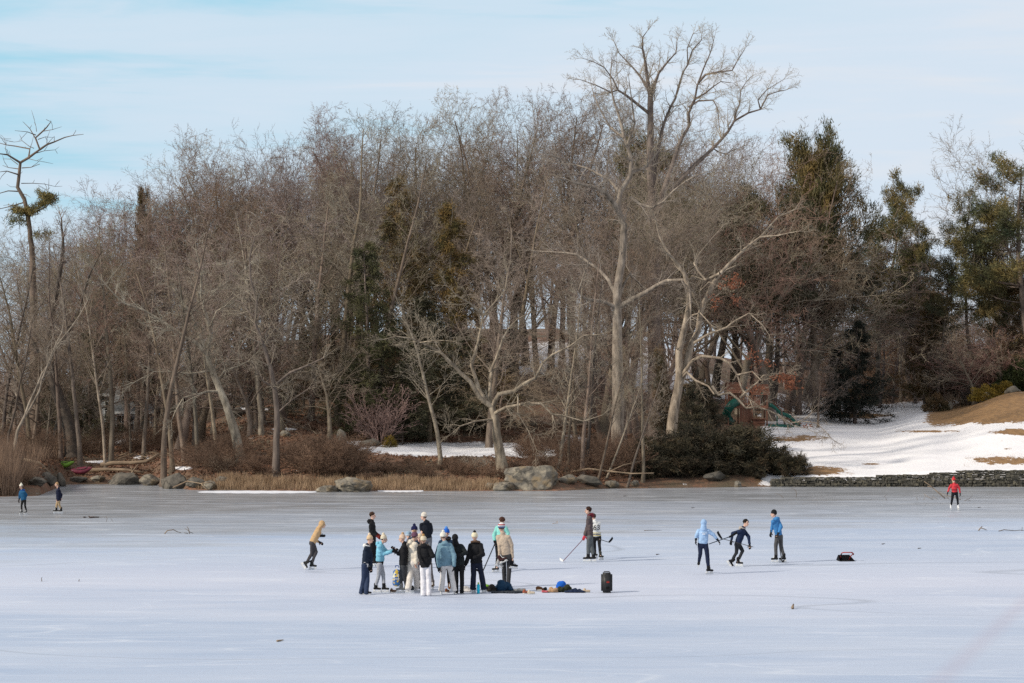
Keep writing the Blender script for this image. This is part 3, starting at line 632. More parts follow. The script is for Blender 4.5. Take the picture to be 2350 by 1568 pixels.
# skyline row
sky_x = [140, 182, 228, 272, 314, 358, 402, 448, 492, 540, 588, 638, 690, 738, 794, 852, 908, 962, 1018, 1072, 1124, 1178, 1234, 1290, 1345, 1400, -30, 30, 118, 160, 205, 250, 292, 335, 380, 425, 470, 515, 565, 612, 662, 710, 765, 822, 880, 935, 990, 1045, 1098, 1150, 1205, 1262, 1318, 1372, 1440, 1560, 1640, 1700, 1760, 1830]
def zone(x):
    return ('above the left bank' if x < 400 else "on the hill's left shoulder" if x < 740 else 'on the hilltop' if x < 1150 else 'behind the big grey oak' if x < 1500 else 'behind the playset')
CN = {'twig': 'brown', 'twig_red': 'reddish', 'twig_grey': 'grey', 'twig_purple': 'purplish'}
ORD = ['leftmost', 'second from left', 'third from left', 'fourth from left', 'fifth from left', 'sixth from left', 'seventh from left', 'eighth from left', 'ninth from left', 'tenth from left', 'eleventh from left', 'twelfth from left', 'thirteenth from left']
BAND = []
def banded(o, x, t_, kind): BAND.append((kind, CN[t_], zone(x), x, o))
for i, x in enumerate(sky_x):
    Y = rt.uniform(186, 206) if x < 1600 else rt.uniform(196, 208)
    k = ['tall', 'vase', 'tall', 'tall', 'vase'][rt.randrange(5)]
    yt = top_at(x) + rt.uniform(-6, 12) + (16 if i < 26 else 0)
    t_ = 'twig_red' if (x < 480 and i % 2) or 830 < x < 900 or 1600 < x < 1800 else tw[rt.randrange(5)]
    banded(tree(k, rt.randrange(4), x, Y, yt, '', G1, twig=t_, wide=rt.uniform(.95, 1.15)), x, t_, 'sky')
# middle rows fill the wood below the skyline
for i in range(44):
    x = -20 + i * (1880 / 44) + rt.uniform(-14, 14); Y = rt.uniform(158, 186) if x < 1560 else rt.uniform(194, 208)
    if 235 < x < 350: Y = rt.uniform(206, 212)
    if 1200 < x < 1335: continue
    if 790 < x < 1100: Y = rt.uniform(182, 188)
    yt = top_at(x) + rt.uniform(60, 260); t_ = tw[rt.randrange(5)]
    if x > 1560: t_ = ['twig_purple', 'twig_red', 'twig'][i % 3]
    k = ['tall', 'spread', 'vase', 'spread'][rt.randrange(4)]
    banded(tree(k, rt.randrange(4), x, Y, yt, '', G2, twig=t_, wide=rt.uniform(.95, 1.2)), x, t_, 'mid')
# low understorey trees
for i in range(34):
    x = -10 + i * (1520 / 34) + rt.uniform(-12, 12); Y = rt.uniform(156, 176)
    if 800 < x < 1100 or 1200 < x < 1330 or 215 < x < 350: continue
    yt = rt.uniform(640, 800); t_ = tw[rt.randrange(5)]
    banded(tree('spread', rt.randrange(3), x, Y, yt, '', 'low understorey trees in the wood', twig=t_, wide=rt.uniform(1., 1.3), name='understorey_tree'), x, t_, 'low')
def label_band():
    seen = {}
    for kind, c_, z_, x, o in sorted(BAND, key=lambda q: q[3]):
        k = (kind, c_, z_); n_ = seen.get(k, 0); seen[k] = n_ + 1
        base_ = {'sky': '%s bare crown against the sky %s', 'mid': '%s bare tree inside the wood %s', 'low': 'low %s understorey tree %s'}[kind] % (c_, z_)
        o['label'] = base_ + ', ' + ORD[min(n_, 12)]
label_band()
# named single trees
S = [('slim', 0, 775, 168, 240, 'straight grey trunk with many upright limbs, left of the dark hemlocks', 'bark', 'twig_grey', 0, 1.3),
 ('slim', 1, 865, 166, 330, 'slender forked tree just left of the dark hemlocks', 'bark', 'twig_grey', 0, 1.3),
 ('slim', 2, 1013, 148, 640, 'single thin straight trunk rising from the small snowy lawn', 'bark_pale', 'twig_grey', 0, 1.6),
 ('slim', 3, 600, 160, 420, 'right one of two thin trunks on the leaf-covered slope', 'bark_pale', 'twig_grey', 0, 1.2),
 ('slim', 0, 588, 163, 430, 'left one of two thin trunks on the leaf-covered slope', 'bark', 'twig', 0, 1.2),
 ('slim', 1, 375, 148, 470, 'thick upright trunk at the left of the ivy-grey rock face', 'bark', 'twig', 0, 1.4),
 ('slim', 2, 397, 150, 520, 'thin straight trunk beside the ivy-grey rock face', 'bark', 'twig', 0, 1.2),
 ('slim', 3, 330, 160, 560, 'brown trunk right of the grey house', 'bark', 'twig_purple', 0, 1.2),
 ('slim', 0, 300, 164, 600, 'very thin pole in front of the grey house', 'bark', 'twig', 0, .8),
 ('slim', 1, 255, 158, 470, 'straight trunk left of the grey house', 'bark', 'twig_red', 0, 1.3),
 ('slim', 2, 243, 156, 540, 'thinner neighbour of the trunk left of the grey house', 'bark_pale', 'twig', 0, .9),
 ('slim', 3, 185, 157, 500, 'straight brown trunk right of the thickest dark trunk', 'bark', 'twig', 0, 1.2),
 ('slim', 0, 140, 158, 520, 'brown trunk left of the thickest dark trunk', 'bark', 'twig_purple', 0, 1.2),
 ('slim', 2, 70, 156, 560, 'straight trunk rising behind the left reeds', 'bark', 'twig', 0, 1.4),
 ('slim', 1, 8, 160, 560, 'dark trunk at the left frame edge', 'bark_dark', 'twig', 0, 1.2),
 ('slim', 3, 455, 152, 560, 'thin leaning trunk left of the pale forked tree', 'bark', 'twig', -4, 1.2),
 ('slim', 2, 498, 156, 520, 'slim trunk behind the pale forked tree', 'bark_pale', 'twig_grey', -5, 1.1),
 ('slim', 1, 425, 153, 500, 'bent trunk leaning left near the ivy-grey rock face', 'bark', 'twig', -5, 1.3),
 ('slim', 0, 1188, 190, 380, 'dark straight trunk on the hill against the pale sky', 'bark_dark', 'twig', 0, 1.2),
 ('slim', 1, 1165, 196, 330, 'thinner dark trunk on the hill left of the straight one', 'bark_dark', 'twig', 0, 1.1),
 ('slim', 2, 1335, 147, 560, 'thin trunk behind the largest boulder', 'bark', 'twig_grey', 0, 1.2),
 ('slim', 3, 1347, 149, 600, 'darker thin trunk right of the one behind the boulder', 'bark_dark', 'twig_grey', 0, 1.),
 ('slim', 0, 1280, 148, 620, 'slim trunk leaning right behind the largest boulder', 'bark_pale', 'twig_grey', 12, 1.2),
 ('slim', 1, 1305, 150, 690, 'short slim trunk between the boulder and the big grey oak', 'bark', 'twig_grey', 3, 1.2),
 ('slim', 2, 1372, 146, 700, 'thin pole leaning right in front of the big grey oak', 'bark', 'twig_grey', 14, .9),
 ('slim', 3, 1392, 147, 760, 'short pole leaning right, nearest the shore below the oak', 'bark_pale', 'twig_grey', 20, .9),
 ('slim', 0, 1475, 147, 640, 'thin straight sapling between the oak and the tallest tree', 'bark', 'twig_grey', 3, 1.1),
 ('slim', 1, 1440, 146, 800, 'sapling leaning right under the big grey oak', 'bark', 'twig_grey', 16, 1.1),
 ('vase', 1, 1440, 176, 290, 'grey tree with an open crown behind the big oak', 'bark', 'twig_grey', 0, 1.1),
 ('spread', 0, 1806, 198, 470, 'wide grey-pink tree leaning over the playset roofs', 'bark', 'twig_grey', 0, .95),
 ('spread', 1, 1700, 194, 430, 'broad twiggy tree left of the amber pine', 'bark_pale', 'twig', 0, 1.3),
 ('spread', 2, 1876, 184, 810, 'low twiggy tree on the snow in front of the black-green tree', 'bark', 'twig_purple', 0, 1.0),
 ('spread', 0, 1850, 214, 500, 'greyish twiggy tree below the amber pine', 'bark', 'twig_purple', 0, 1.5),
 ('vase', 2, 1765, 190, 330, 'reddish bushy-crowned tree beside the amber pine', 'bark', 'twig_red', 0, 1.4),
 ('slim', 1, 2068, 222, 570, 'pale birch-like stem right of the black-green tree', 'bark_pale', 'twig', 0, 1.3),
 ('slim', 2, 2083, 226, 640, 'second pale stem beside the birch-like one', 'bark_pale', 'twig', -4, 1.2),
 ('slim', 3, 2122, 214, 620, 'leaning thin stem in front of the pines', 'bark', 'twig_red', -8, 1.3),
 ('slim', 0, 2152, 205, 600, 'tall bare stem on the garden bank below the pines', 'bark', 'twig', 0, 1.2),
 ('vase', 3, 2420, 205, 270, 'pale bare tree cut off by the right frame edge', 'bark', 'twig_grey', 0, 1.2),
 ('spread', 2, 870, 170, 800, 'small many-stemmed maple on the leaf-covered slope', 'bark', 'twig_red', 0, .9),
 ('spread', 1, 2235, 196, 720, 'tangled grey shrub-tree on the garden bank', 'bark', 'twig', 0, 1.3),
 ('spread', 0, 2310, 200, 740, 'tangled reddish shrub-tree below the right pines', 'bark', 'twig_red', 0, 1.5),
 ('spread', 2, 2170, 206, 780, 'low reddish shrub-tree left on the garden bank', 'bark', 'twig_red', 0, 1.4),
]
for k, v, x, Y, yt, lab, bk, t_, ln, wd in S: tree(k, v, x, Y, yt, lab, None, bk, t_, ln, wd)
# the right-hand back wood, lower, below the pines
for i in range(13):
    x = 1890 + i * 40 + rt.uniform(-12, 12); Y = rt.uniform(228, 250)
    tree(['vase', 'spread', 'tall'][i % 3], i, x, Y, rt.uniform(590, 680), 'bare tree in the low wood behind the right-hand pines, ' + ORD[i], 'bare trees behind the pines', twig=['twig_red', 'twig_purple', 'twig'][i % 3], wide=1.35)
# far wood reads as one mass
FA = []
protos = []
for i in range(3):
    r2 = random.Random(500 + i); tb = TB()
    grow(tb, r2, (0, 0, -.4), (0, 0, 1), 13, .2, 0, P_(n=[16, 8, 7, 4], rmin=.014))
    sg = [(*a, *b, ra, rb) for pts, rs in tb.tubes for a, b, ra, rb in zip(pts, pts[1:], rs, rs[1:])] + tb.segs
    protos.append(np.array(sg))
for i in range(90):
    x = -40 + i * 2460 / 90 + rt.uniform(-20, 20); Y = rt.uniform(212, 258); b = gpt(x, Y)
    top = at(x, (top_at(x) + rt.uniform(50, 140)) if x < 1850 else rt.uniform(640, 740), Y).z
    s = max(.3, (top - b.z) / 19); a = rt.uniform(0, 6.28); q = protos[i % 3].copy(); ca, sa = math.cos(a), math.sin(a); wd = 1.2
    for o_ in (0, 3):
        X_ = (q[:, o_] * ca - q[:, o_ + 1] * sa) * s * wd + b.x; Y_ = (q[:, o_] * sa + q[:, o_ + 1] * ca) * s * wd + b.y
        q[:, o_] = X_; q[:, o_ + 1] = Y_; q[:, o_ + 2] = q[:, o_ + 2] * s + b.z
    FA.append(q)
fw = link('far_wood', seg_mesh('far_wood', np.concatenate(FA)), M['twig_purple']); tag(fw, kind='stuff', label='mass of far bare trees filling the back of the wood', cat='wood')
# ================================================================== foliage, shrubs, grass
def blade_mesh(name, P, Dv, Ln, Wd, rs):
    n = len(P); Dv = Dv / (np.linalg.norm(Dv, axis=1)[:, None] + 1e-9)
    h = rs.normal(size=(n, 3)); s = np.cross(Dv, h); s /= np.linalg.norm(s, axis=1)[:, None] + 1e-9
    Ln = np.broadcast_to(Ln, n)[:, None]; Wd = np.broadcast_to(Wd, n)[:, None]
    V = np.stack([P - s * Wd / 2, P + s * Wd / 2, P + Dv * Ln], 1).reshape(-1, 3)
    return fast_mesh(name, V, np.arange(3 * n).reshape(-1, 3), smooth=False)
def tufts(cen, dirs, k, ln, wd, spread, up, rs, jit=.1):
    n = len(cen); P = np.repeat(cen, k, 0) + rs.normal(size=(n * k, 3)) * jit; Dd = np.repeat(dirs, k, 0) + rs.normal(size=(n * k, 3)) * spread; Dd[:, 2] += up
    return P, Dd, ln * rs.uniform(.6, 1.3, n * k), wd * rs.uniform(.6, 1.4, n * k)
EV = {
 #         H   r0   Lt   params, tufts per point, length, width, spread, up, jitter
 'pine':    (18, .26, 17, P_(tube=1, max=2, whorl=8, n=[44, 9], start=[.40, .3], ang=[(74, 92), (35, 65)], rat=[.27, .36], tap=[.6, .4], up=[0, .03, .05], flat=1, seg=[1, .6, .4], wob=[.05, .09, .12], ref=[15, 4.5]), 26, .30, .05, .9, .35, .2),
 'amber':   (18, .3, 15, P_(tube=1, max=2, n=[36, 10], start=[.40, .25], ang=[(35, 70), (30, 60)], rat=[.42, .36], tap=[.55, .4], up=[0, .16, .12], seg=[1, .6, .4], wob=[.05, .1, .12], ref=[15, 5]), 24, .32, .055, .7, .6, .2),
 'hemlock': (16, .2, 15.5, P_(tube=1, max=2, n=[75, 9], start=[.07, .12], ang=[(78, 98), (40, 70)], rat=[.26, .4], tap=[.85, .5], up=[0, .01, -.02], seg=[1, .6, .4], wob=[.02, .07, .12], ref=[15, 3.5]), 11, .30, .06, .6, -.05, .15),
 'cedar':   (9, .14, 8.6, P_(tube=1, max=2, n=[60, 8], start=[.05, .12], ang=[(45, 80), (35, 60)], rat=[.27, .4], tap=[.8, .4], up=[0, .05, .06], seg=[1, .5, .35], wob=[.03, .1, .12], ref=[9, 2]), 12, .26, .05, .6, .35, .13),
 'yew':     (3.6, .10, 2.2, P_(tube=1, max=2, n=[34, 13], start=[.04, .15], ang=[(40, 92), (30, 65)], rat=[1.25, .38], tap=[.3, .3], up=[0, .06, .02], seg=[.5, .4, .3], wob=[.1, .12, .12], ref=[2.2, 2.5]), 11, .24, .055, .55, .05, .12),
}
EPROTO = {}
def make_ev(kind, seed):
    H, r, Lt, pr, k, ln, wd, spr, up, jit = EV[kind]; rng = random.Random(seed); rs = np.random.RandomState(seed); tb = TB()
    grow(tb, rng, (0, 0, -.3), norm((rng.gauss(0, .02), rng.gauss(0, .02), 1)), Lt, r, 0, pr)
    A = np.array(tb.segs); cen = np.concatenate([A[:, 3:6], (A[:, :3] + A[:, 3:6]) / 2]); dr = A[:, 3:6] - A[:, :3]; dr /= np.linalg.norm(dr, axis=1)[:, None]; dr = np.concatenate([dr, dr])
    tub = tb.tubes + [([s[:3], s[3:6]], [s[6], s[7]]) for s in tb.segs[::2]]
    return (tube_mesh('trunk', tub, 7), blade_mesh('foliage', *tufts(cen, dr, k, ln, wd, spr, up, rs, jit), rs), cen[:, 2].max())
for kd, n in (('pine', 3), ('amber', 2), ('hemlock', 3), ('cedar', 2), ('yew', 3)): EPROTO[kd] = [make_ev(kd, 900 + 7 * i + len(kd)) for i in range(n)]
def evergreen(kind, var, xd, Y, ytop, label, m_='pine', group=None, wide=1., name='pine_tree', cat='tree', lean=0, bark='bark', rz=None):
    b = gpt(xd, Y); top = at(xd, ytop, Y).z; tr, fo, h = EPROTO[kind][var % len(EPROTO[kind])]; s = (top - b.z) / h
    o = empty(name, b); o.rotation_euler = (0, R(lean), rngp.uniform(0, 6.28) if rz is None else rz); o.scale = (s * wide, s * wide, s)
    link('trunk', with_mat(tr, M[bark], bark), None, o); link('foliage', with_mat(fo, M[m_], m_), None, o)
    return tag(o, label, cat, group)
evergreen('amber', 0, 1872, 200, 283, 'broad amber-green pine with upswept crown, highest evergreen right of the wood', wide=.85)
evergreen('pine', 0, 2012, 216, 392, 'narrow-topped dark pine standing alone against the sky right of the amber pine', wide=.8)
evergreen('pine', 1, 2128, 214, 478, 'ragged pine with a bent trunk between the narrow-topped pine and the right pines', wide=.85, lean=-4)
evergreen('pine', 2, 2235, 206, 438, 'full-crowned pine third from the right frame edge', wide=.8)
evergreen('pine', 0, 2292, 212, 520, 'shorter pine tucked between two larger right-hand pines', wide=.65)
evergreen('pine', 1, 2368, 200, 350, 'tall dense pine at the right frame edge', wide=1.2)
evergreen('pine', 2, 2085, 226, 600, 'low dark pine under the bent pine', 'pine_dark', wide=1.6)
evergreen('hemlock', 1, 2345, 205, 640, 'dark bushy evergreen below the tall pine at the right frame edge', 'cedar', wide=1.5)
evergreen('cedar', 0, 2125, 210, 680, 'rust-green cedar beneath the bent pine', 'cedar', wide=1.2, name='cedar_tree')
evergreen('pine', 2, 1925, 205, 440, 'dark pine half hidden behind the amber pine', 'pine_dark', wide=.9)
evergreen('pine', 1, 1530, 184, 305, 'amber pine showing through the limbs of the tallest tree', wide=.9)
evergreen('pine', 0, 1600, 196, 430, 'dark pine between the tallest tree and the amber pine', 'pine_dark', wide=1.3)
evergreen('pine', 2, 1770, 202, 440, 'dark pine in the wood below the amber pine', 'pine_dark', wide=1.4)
evergreen('hemlock', 0, 850, 164, 560, 'dark hemlock left in the evergreen group on the hill', 'pine_dark', wide=1.15, name='hemlock_tree')
evergreen('hemlock', 1, 928, 172, 412, 'tallest rust-brown cedar in the evergreen group on the hill', 'cedar', wide=.9, name='cedar_tree')
evergreen('hemlock', 2, 1040, 172, 470, 'olive-topped hemlock right in the evergreen group on the hill', 'cedar', wide=1.0, name='hemlock_tree')
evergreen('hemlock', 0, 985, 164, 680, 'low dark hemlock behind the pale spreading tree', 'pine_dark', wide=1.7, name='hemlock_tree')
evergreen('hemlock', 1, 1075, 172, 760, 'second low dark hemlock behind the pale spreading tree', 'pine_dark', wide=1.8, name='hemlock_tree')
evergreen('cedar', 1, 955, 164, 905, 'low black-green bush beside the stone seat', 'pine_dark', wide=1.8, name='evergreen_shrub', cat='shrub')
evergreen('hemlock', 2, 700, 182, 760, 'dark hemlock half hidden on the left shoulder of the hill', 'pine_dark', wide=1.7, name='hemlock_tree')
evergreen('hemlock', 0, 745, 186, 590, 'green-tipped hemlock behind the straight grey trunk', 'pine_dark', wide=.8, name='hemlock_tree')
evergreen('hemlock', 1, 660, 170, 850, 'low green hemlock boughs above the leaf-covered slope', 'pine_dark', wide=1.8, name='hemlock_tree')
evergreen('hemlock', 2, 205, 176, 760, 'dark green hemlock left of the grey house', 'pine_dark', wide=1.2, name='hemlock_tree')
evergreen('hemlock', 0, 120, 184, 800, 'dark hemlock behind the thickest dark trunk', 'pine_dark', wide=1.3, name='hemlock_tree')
evergreen('cedar', 0, 318, 196, 445, 'single dark cedar top in the left skyline', 'cedar', wide=.36, name='cedar_tree')
evergreen('cedar', 1, 1525, 160, 800, 'narrow amber cedar between the two right-hand trunks', 'cedar', wide=.6, name='cedar_tree')
evergreen('cedar', 0, 1625, 163, 880, 'dark spruce-like bush left of the playset', 'yew', wide=1.6, name='evergreen_shrub', cat='shrub')
evergreen('cedar', 1, 1585, 158, 880, 'darkest bush behind the leaning tree, left of the playset', 'yew', wide=1.5, name='evergreen_shrub', cat='shrub')
evergreen('hemlock', 2, 1962, 189, 738, 'broad black-green evergreen standing on the snowy lawn', 'black_green', wide=1.6, name='evergreen_tree', bark='bark_dark')
evergreen('hemlock', 1, 1928, 192, 800, 'second black-green evergreen merging left of the broad one', 'black_green', wide=1.3, name='evergreen_tree', bark='bark_dark')
# branch of living needles on the dead pine
b0 = gpt(76, 176); rs = np.random.RandomState(4); cen = []
for (x0, y0), (x1, y1), n in (((85, 745), (200, 770), 90), ((200, 770), (360, 670), 110), ((255, 640), (370, 680), 60), ((60, 820), (170, 830), 40), ((240, 925), (360, 925), 35)):
    for _ in range(n):
        t_ = rs.rand(); X_, Y_ = c1(x0 + (x1 - x0) * t_ + rs.normal() * 14, y0 + (y1 - y0) * t_ + rs.normal() * 13); cen.append(np.array(at(X_, Y_, 176 + rs.normal() * .8 - .5) - b0))
cen = np.array(cen); dr = rs.normal(size=cen.shape)
link('foliage', blade_mesh('foliage', *tufts(cen, dr, 11, .34, .05, .5, .7, rs, .12), rs), M['pine'], Hp)
# retained rust-red leaves on the tree over the playset
bH = gpt(1537, 156); cen = []
for (x, y, rx, ry, n) in ((1682, 648, 20, 14, 50), (1640, 700, 12, 18, 18), (1690, 690, 10, 10, 12), (1745, 835, 20, 12, 16), (1800, 868, 26, 9, 60), (1818, 880, 12, 14, 60), (1725, 810, 10, 22, 22), (1736, 893, 14, 6, 25), (1850, 975, 12, 5, 8)):
    for _ in range(n):
        cen.append(np.array(at(x + rs.normal() * rx * .6, y + rs.normal() * ry * .6, 153 + rs.normal() * .5) - bH))
cen = np.array(cen); dr = rs.normal(size=cen.shape)
link('dead_leaves', blade_mesh('dead_leaves', *tufts(cen, dr, 4, .17, .10, .6, -.5, rs, .09), rs), M['oakleaf'], H3)
# low spreading yews on the point
for i, (x, Y, yt, wd_, lab) in enumerate([
 (1535, 150, 985, 1.5, 'spreading dark yew with rusty tips, leftmost on the point'), (1600, 151.5, 972, 1.5, 'tall layered yew below the leaning tree'), (1665, 152, 968, 1.5, 'layered yew in the middle of the dark mass on the point'),
 (1722, 151, 985, 1.45, 'yew with drooping tips touching the snowy lawn'), (1762, 150.5, 1015, 1.3, 'lower yew stepping down to the snowy lawn'), (1800, 150.2, 1040, 1.2, 'rounded low yew beside the end of the stone wall'),
 (1836, 150.5, 1036, .9, 'rightmost small brown-tipped bush above the stone wall'), (1500, 148.5, 1030, 1.3, 'small ragged yew at the left end of the dark mass'), (1575, 149, 1045, 1.6, 'low front yew over the shore, left'),
 (1650, 149.3, 1050, 1.6, 'low front yew over the shore, centre'), (1730, 149.4, 1060, 1.5, 'low front yew over the shore, right')]):
    evergreen('yew', i, x, Y, yt, lab, 'yew', 'yews on the point', wide=wd_, name='yew_shrub', cat='shrub')
# shrubs
SH = P_(tube=0, max=3, n=[7, 7, 6], start=[.15, .12, .1], ang=[(15, 45), (20, 55), (20, 60)], rat=[.6, .5, .5], tap=[.4, .4, .4], up=[.0, .05, .03, .02], seg=[.35, .3, .25, .2], wob=[.12, .14, .16, .2], rmin=.009, ref=[2, 1.2, .6], endk=.4)
def make_shrub(seed, stems=14, sp=.55):
    rng = random.Random(seed); tb = TB()
    for i in range(stems):
        a = rng.uniform(0, 6.28); q = rng.uniform(.05, sp)
        grow(tb, rng, (math.cos(a) * .15 * rng.random(), math.sin(a) * .15 * rng.random(), -.1), norm((math.cos(a) * q, math.sin(a) * q, 1)), rng.uniform(1.1, 1.8), .022, 0, SH)
    return [(*a, *b, ra, rb) for pts, rs_ in tb.tubes for a, b, ra, rb in zip(pts, pts[1:], rs_, rs_[1:])] + tb.segs
SPR = [np.array(make_shrub(700 + i, 13, [.5, .8, 1.1][i])) for i in range(3)]
SME = [seg_mesh('shrub', q) for q in SPR]
def shrub(var, xd, Y, ytop, label, m_='brush', group=None, wide=1., cat='shrub', name='bare_shrub'):
    b = gpt(xd, Y); s = (at(xd, ytop, Y).z - b.z) / SPR[var % 3][:, 5].max()
    o = link(name, with_mat(SME[var % 3], M[m_], m_)); o.location = b; o.scale = (s * wide, s * wide, s); o.rotation_euler.z = rngp.uniform(0, 6.28)
    return tag(o, label, cat, group)
for v, x, Y, yt, lab, m_, wd_ in [
 (2, 2193, 200, 897, 'rounded grey-brown bush in front of the yellow bushes', 'twig', 1.7), (1, 2062, 232, 760, 'broad fuzzy brown shrub right of the black-green evergreen', 'brush', 1.5),
 (0, 2130, 236, 830, 'brown shrub at the back of the garden bed', 'brush', 1.6), (1, 2255, 206, 790, 'fan of pale bare stems on the garden bank', 'twig_grey', 1.4), (2, 2300, 205, 760, 'red-tinged shrub high on the garden bank', 'twig_red', 1.6),
 (0, 2350, 205, 740, 'red-tinged shrub cut by the right frame edge', 'twig_red', 1.6), (1, 2215, 210, 800, 'tangled bare shrub behind the rounded grey-brown bush', 'twig', 1.4), (0, 875, 160, 880, 'fan-shaped reddish maple shrub left of the stone seat', 'twig_red', 1.5),
 (2, 760, 148, 975, 'tall brown thicket with curled leaves on the left of the bank', 'brush', 1.5), (1, 700, 147, 1000, 'brown thicket behind the straw-coloured grass', 'brush', 1.6), (0, 810, 147.5, 1020, 'tangled thicket right of the tall brown one', 'brush', 1.6),
 (2, 1840, 197, 870, 'bare shrub behind the playset slide', 'twig_purple', 1.8), (1, 1095, 147, 1040, 'grey twiggy shrub left of the largest boulder', 'twig_grey', 1.5), (2, 1385, 148, 1010, 'twiggy shrub right of the largest boulder', 'brush', 1.5), (0, 1455, 148, 1000, 'twiggy shrub left of the dark yews', 'brush', 1.5),
 (1, 500, 147, 1035, 'grey vine-covered shrub left of the leaning tree foot', 'twig', 1.7), (0, 590, 146.5, 1040, 'brown shrub right of the leaning tree foot', 'brush', 1.7)]:
    shrub(v, x, Y, yt, lab, m_, None, wd_)
def leafy(xd, Y, rx, rz, n, label, m_, ln=.2, wd_=.12, seed=1, name='leafy_shrub', squash=.8):
    b = gpt(xd, Y); rs = np.random.RandomState(seed); v = rs.normal(size=(n, 3)); v /= np.linalg.norm(v, axis=1)[:, None]; v[:, 2] = np.abs(v[:, 2])
    lump = 1 + .22 * np.sin(v[:, 0] * 5 + seed) * np.cos(v[:, 1] * 4 + seed) + .12 * np.sin(v[:, 2] * 9 + v[:, 0] * 7)
    P = v * (rs.uniform(.25, 1, (n, 1)) ** .35) * lump[:, None] * np.array([rx, rx * squash, rz]); o = empty(name, b)
    link('foliage', blade_mesh('foliage', P, v + rs.normal(size=v.shape) * .6, ln * rs.uniform(.6, 1.3, n), wd_, rs), M[m_], o)
    bm = bmesh.new()
    for k in range(5):
        a = k * 1.3; tube(bm, [(0, 0, -.2), (math.cos(a) * rx * .3, math.sin(a) * rx * .3, rz * .4), (math.cos(a) * rx * .6, math.sin(a) * rx * .6, rz * .7)], [.04, .03, .015], 5)
    bm_obj('stem', bm, M['stick'], o); return tag(o, label, 'shrub')
leafy(2335, 200, 2.0, 2.6, 9000, 'large dark green rhododendron on the bank at the right', 'rhodo', .2, .09, 1)
leafy(2262, 194, 1.25, 1.15, 3500, 'golden-leaved bush left of the pair on the garden bank', 'yellow_bush', .16, .07, 2)
leafy(2305, 197, 1.1, 1.15, 3000, 'golden-leaved bush right of the pair below the dark rhododendron', 'yellow_bush', .16, .07, 3)
leafy(2150, 196, 1.1, 1.3, 3000, 'olive and rust clipped bush at the left end of the garden bed', 'cedar', .16, .08, 4)
leafy(2225, 200, .8, 1.5, 1800, 'dark red-leaved bush behind the rounded grey-brown one', 'bark_dark', .16, .08, 5)
for i, (x, Y, rx, rz, lab) in enumerate([(2040, 232, 2.2, .9, 'low dark green groundcover bush left in the far garden bed'), (2095, 231, 2.0, .7, 'low olive groundcover bush right in the far garden bed'), (1990, 234, 2.0, 1.1, 'low dark bush at the back edge of the snowy lawn')]):
    leafy(x, Y, rx, rz, 3000, lab, 'rhodo', .2, .1, 10 + i)
leafy(895, 158, .45, .7, 500, 'small golden tuft at the left end of the small snowy lawn', 'yellow_bush', .2, .05, 21)
# undergrowth: one tangle along the bank
FA = []; rt = random.Random(77)
def strew(u0, u1, d0, d1, n, h0, h1):
    for _ in range(n):
        u = rt.uniform(u0, u1); Y = float(shoreY(u)) + rt.uniform(d0, d1); b = gpt(u, Y); q = SPR[rt.randrange(3)]
        q = q[rt.randrange(2)::2].copy(); s = rt.uniform(h0, h1) / 2.4; a = rt.uniform(0, 6.28); ca, sa = math.cos(a), math.sin(a)
        for o_ in (0, 3):
            X_ = (q[:, o_] * ca - q[:, o_ + 1] * sa) * s * 1.5 + b.x; Y_ = (q[:, o_] * sa + q[:, o_ + 1] * ca) * s * 1.5 + b.y
            q[:, o_] = X_; q[:, o_ + 1] = Y_; q[:, o_ + 2] = q[:, o_ + 2] * s + b.z
        q[:, 6:] *= .9; FA.append(q)
strew(430, 820, 3, 8, 26, .5, 2.3); strew(820, 1250, 2.5, 7, 46, .3, 1.2); strew(430, 560, 2, 12, 14, 1.5, 2.6); strew(690, 800, 3, 6, 16, 1.4, 3.0); strew(1180, 1500, 3, 12, 30, 1.2, 2.6); strew(-20, 420, 12, 30, 34, 1.2, 2.6)
strew(560, 1180, 32, 66, 60, 2, 5); strew(1950, 2400, 62, 90, 34, 2, 5); strew(1750, 2420, 84, 110, 60, 6, 12); strew(-60, 500, 50, 70, 34, 4, 9)
uo = link('undergrowth', seg_mesh('undergrowth', np.concatenate(FA)), M['brush']); tag(uo, 'brown tangle of bare undergrowth along the bank', 'undergrowth', kind='stuff')
# dry grass and reeds
def grass(name, regs, label, m_, seed):
    rs = np.random.RandomState(seed); PP = []; LL = []
    for u0, u1, d0, d1, n, h0, h1 in regs:
        u = rs.uniform(u0, u1, n); d = rs.uniform(d0, d1, n); Y = shoreY(u) + d; X_ = (u - CX) * Y / F
        clump = .55 + .45 * np.sin(u * .13 + 2 * np.sin(u * .031)) * np.cos(d * 1.3 + u * .05)
        PP.append(np.stack([X_, Y, ground(X_, Y) - .05], 1)); LL.append(rs.uniform(h0, h1, n) * (.6 + .5 * clump))
    PP = np.concatenate(PP); LL = np.concatenate(LL); n = len(PP); Dd = rs.normal(size=(n, 3)) * .22; Dd[:, 2] = 1
    o = link(name, blade_mesh(name, PP, Dd, LL, .028, rs), M[m_]); return tag(o, label, 'grass', kind='stuff')
grass('dry_grass', [(500, 1145, .1, 2.3, 12000, .25, .72), (450, 620, .1, 1.5, 1500, .3, .6), (1145, 1180, .2, 1.5, 500, .2, .5), (1800, 1960, .6, 3.5, 900, .05, .14), (2210, 2400, 4, 9, 1200, .05, .14), (2130, 2400, 20, 34, 1800, .05, .12), (1760, 1900, 18, 28, 700, .05, .12)], 'straw-coloured dry grass along the shore', 'dry', 31)
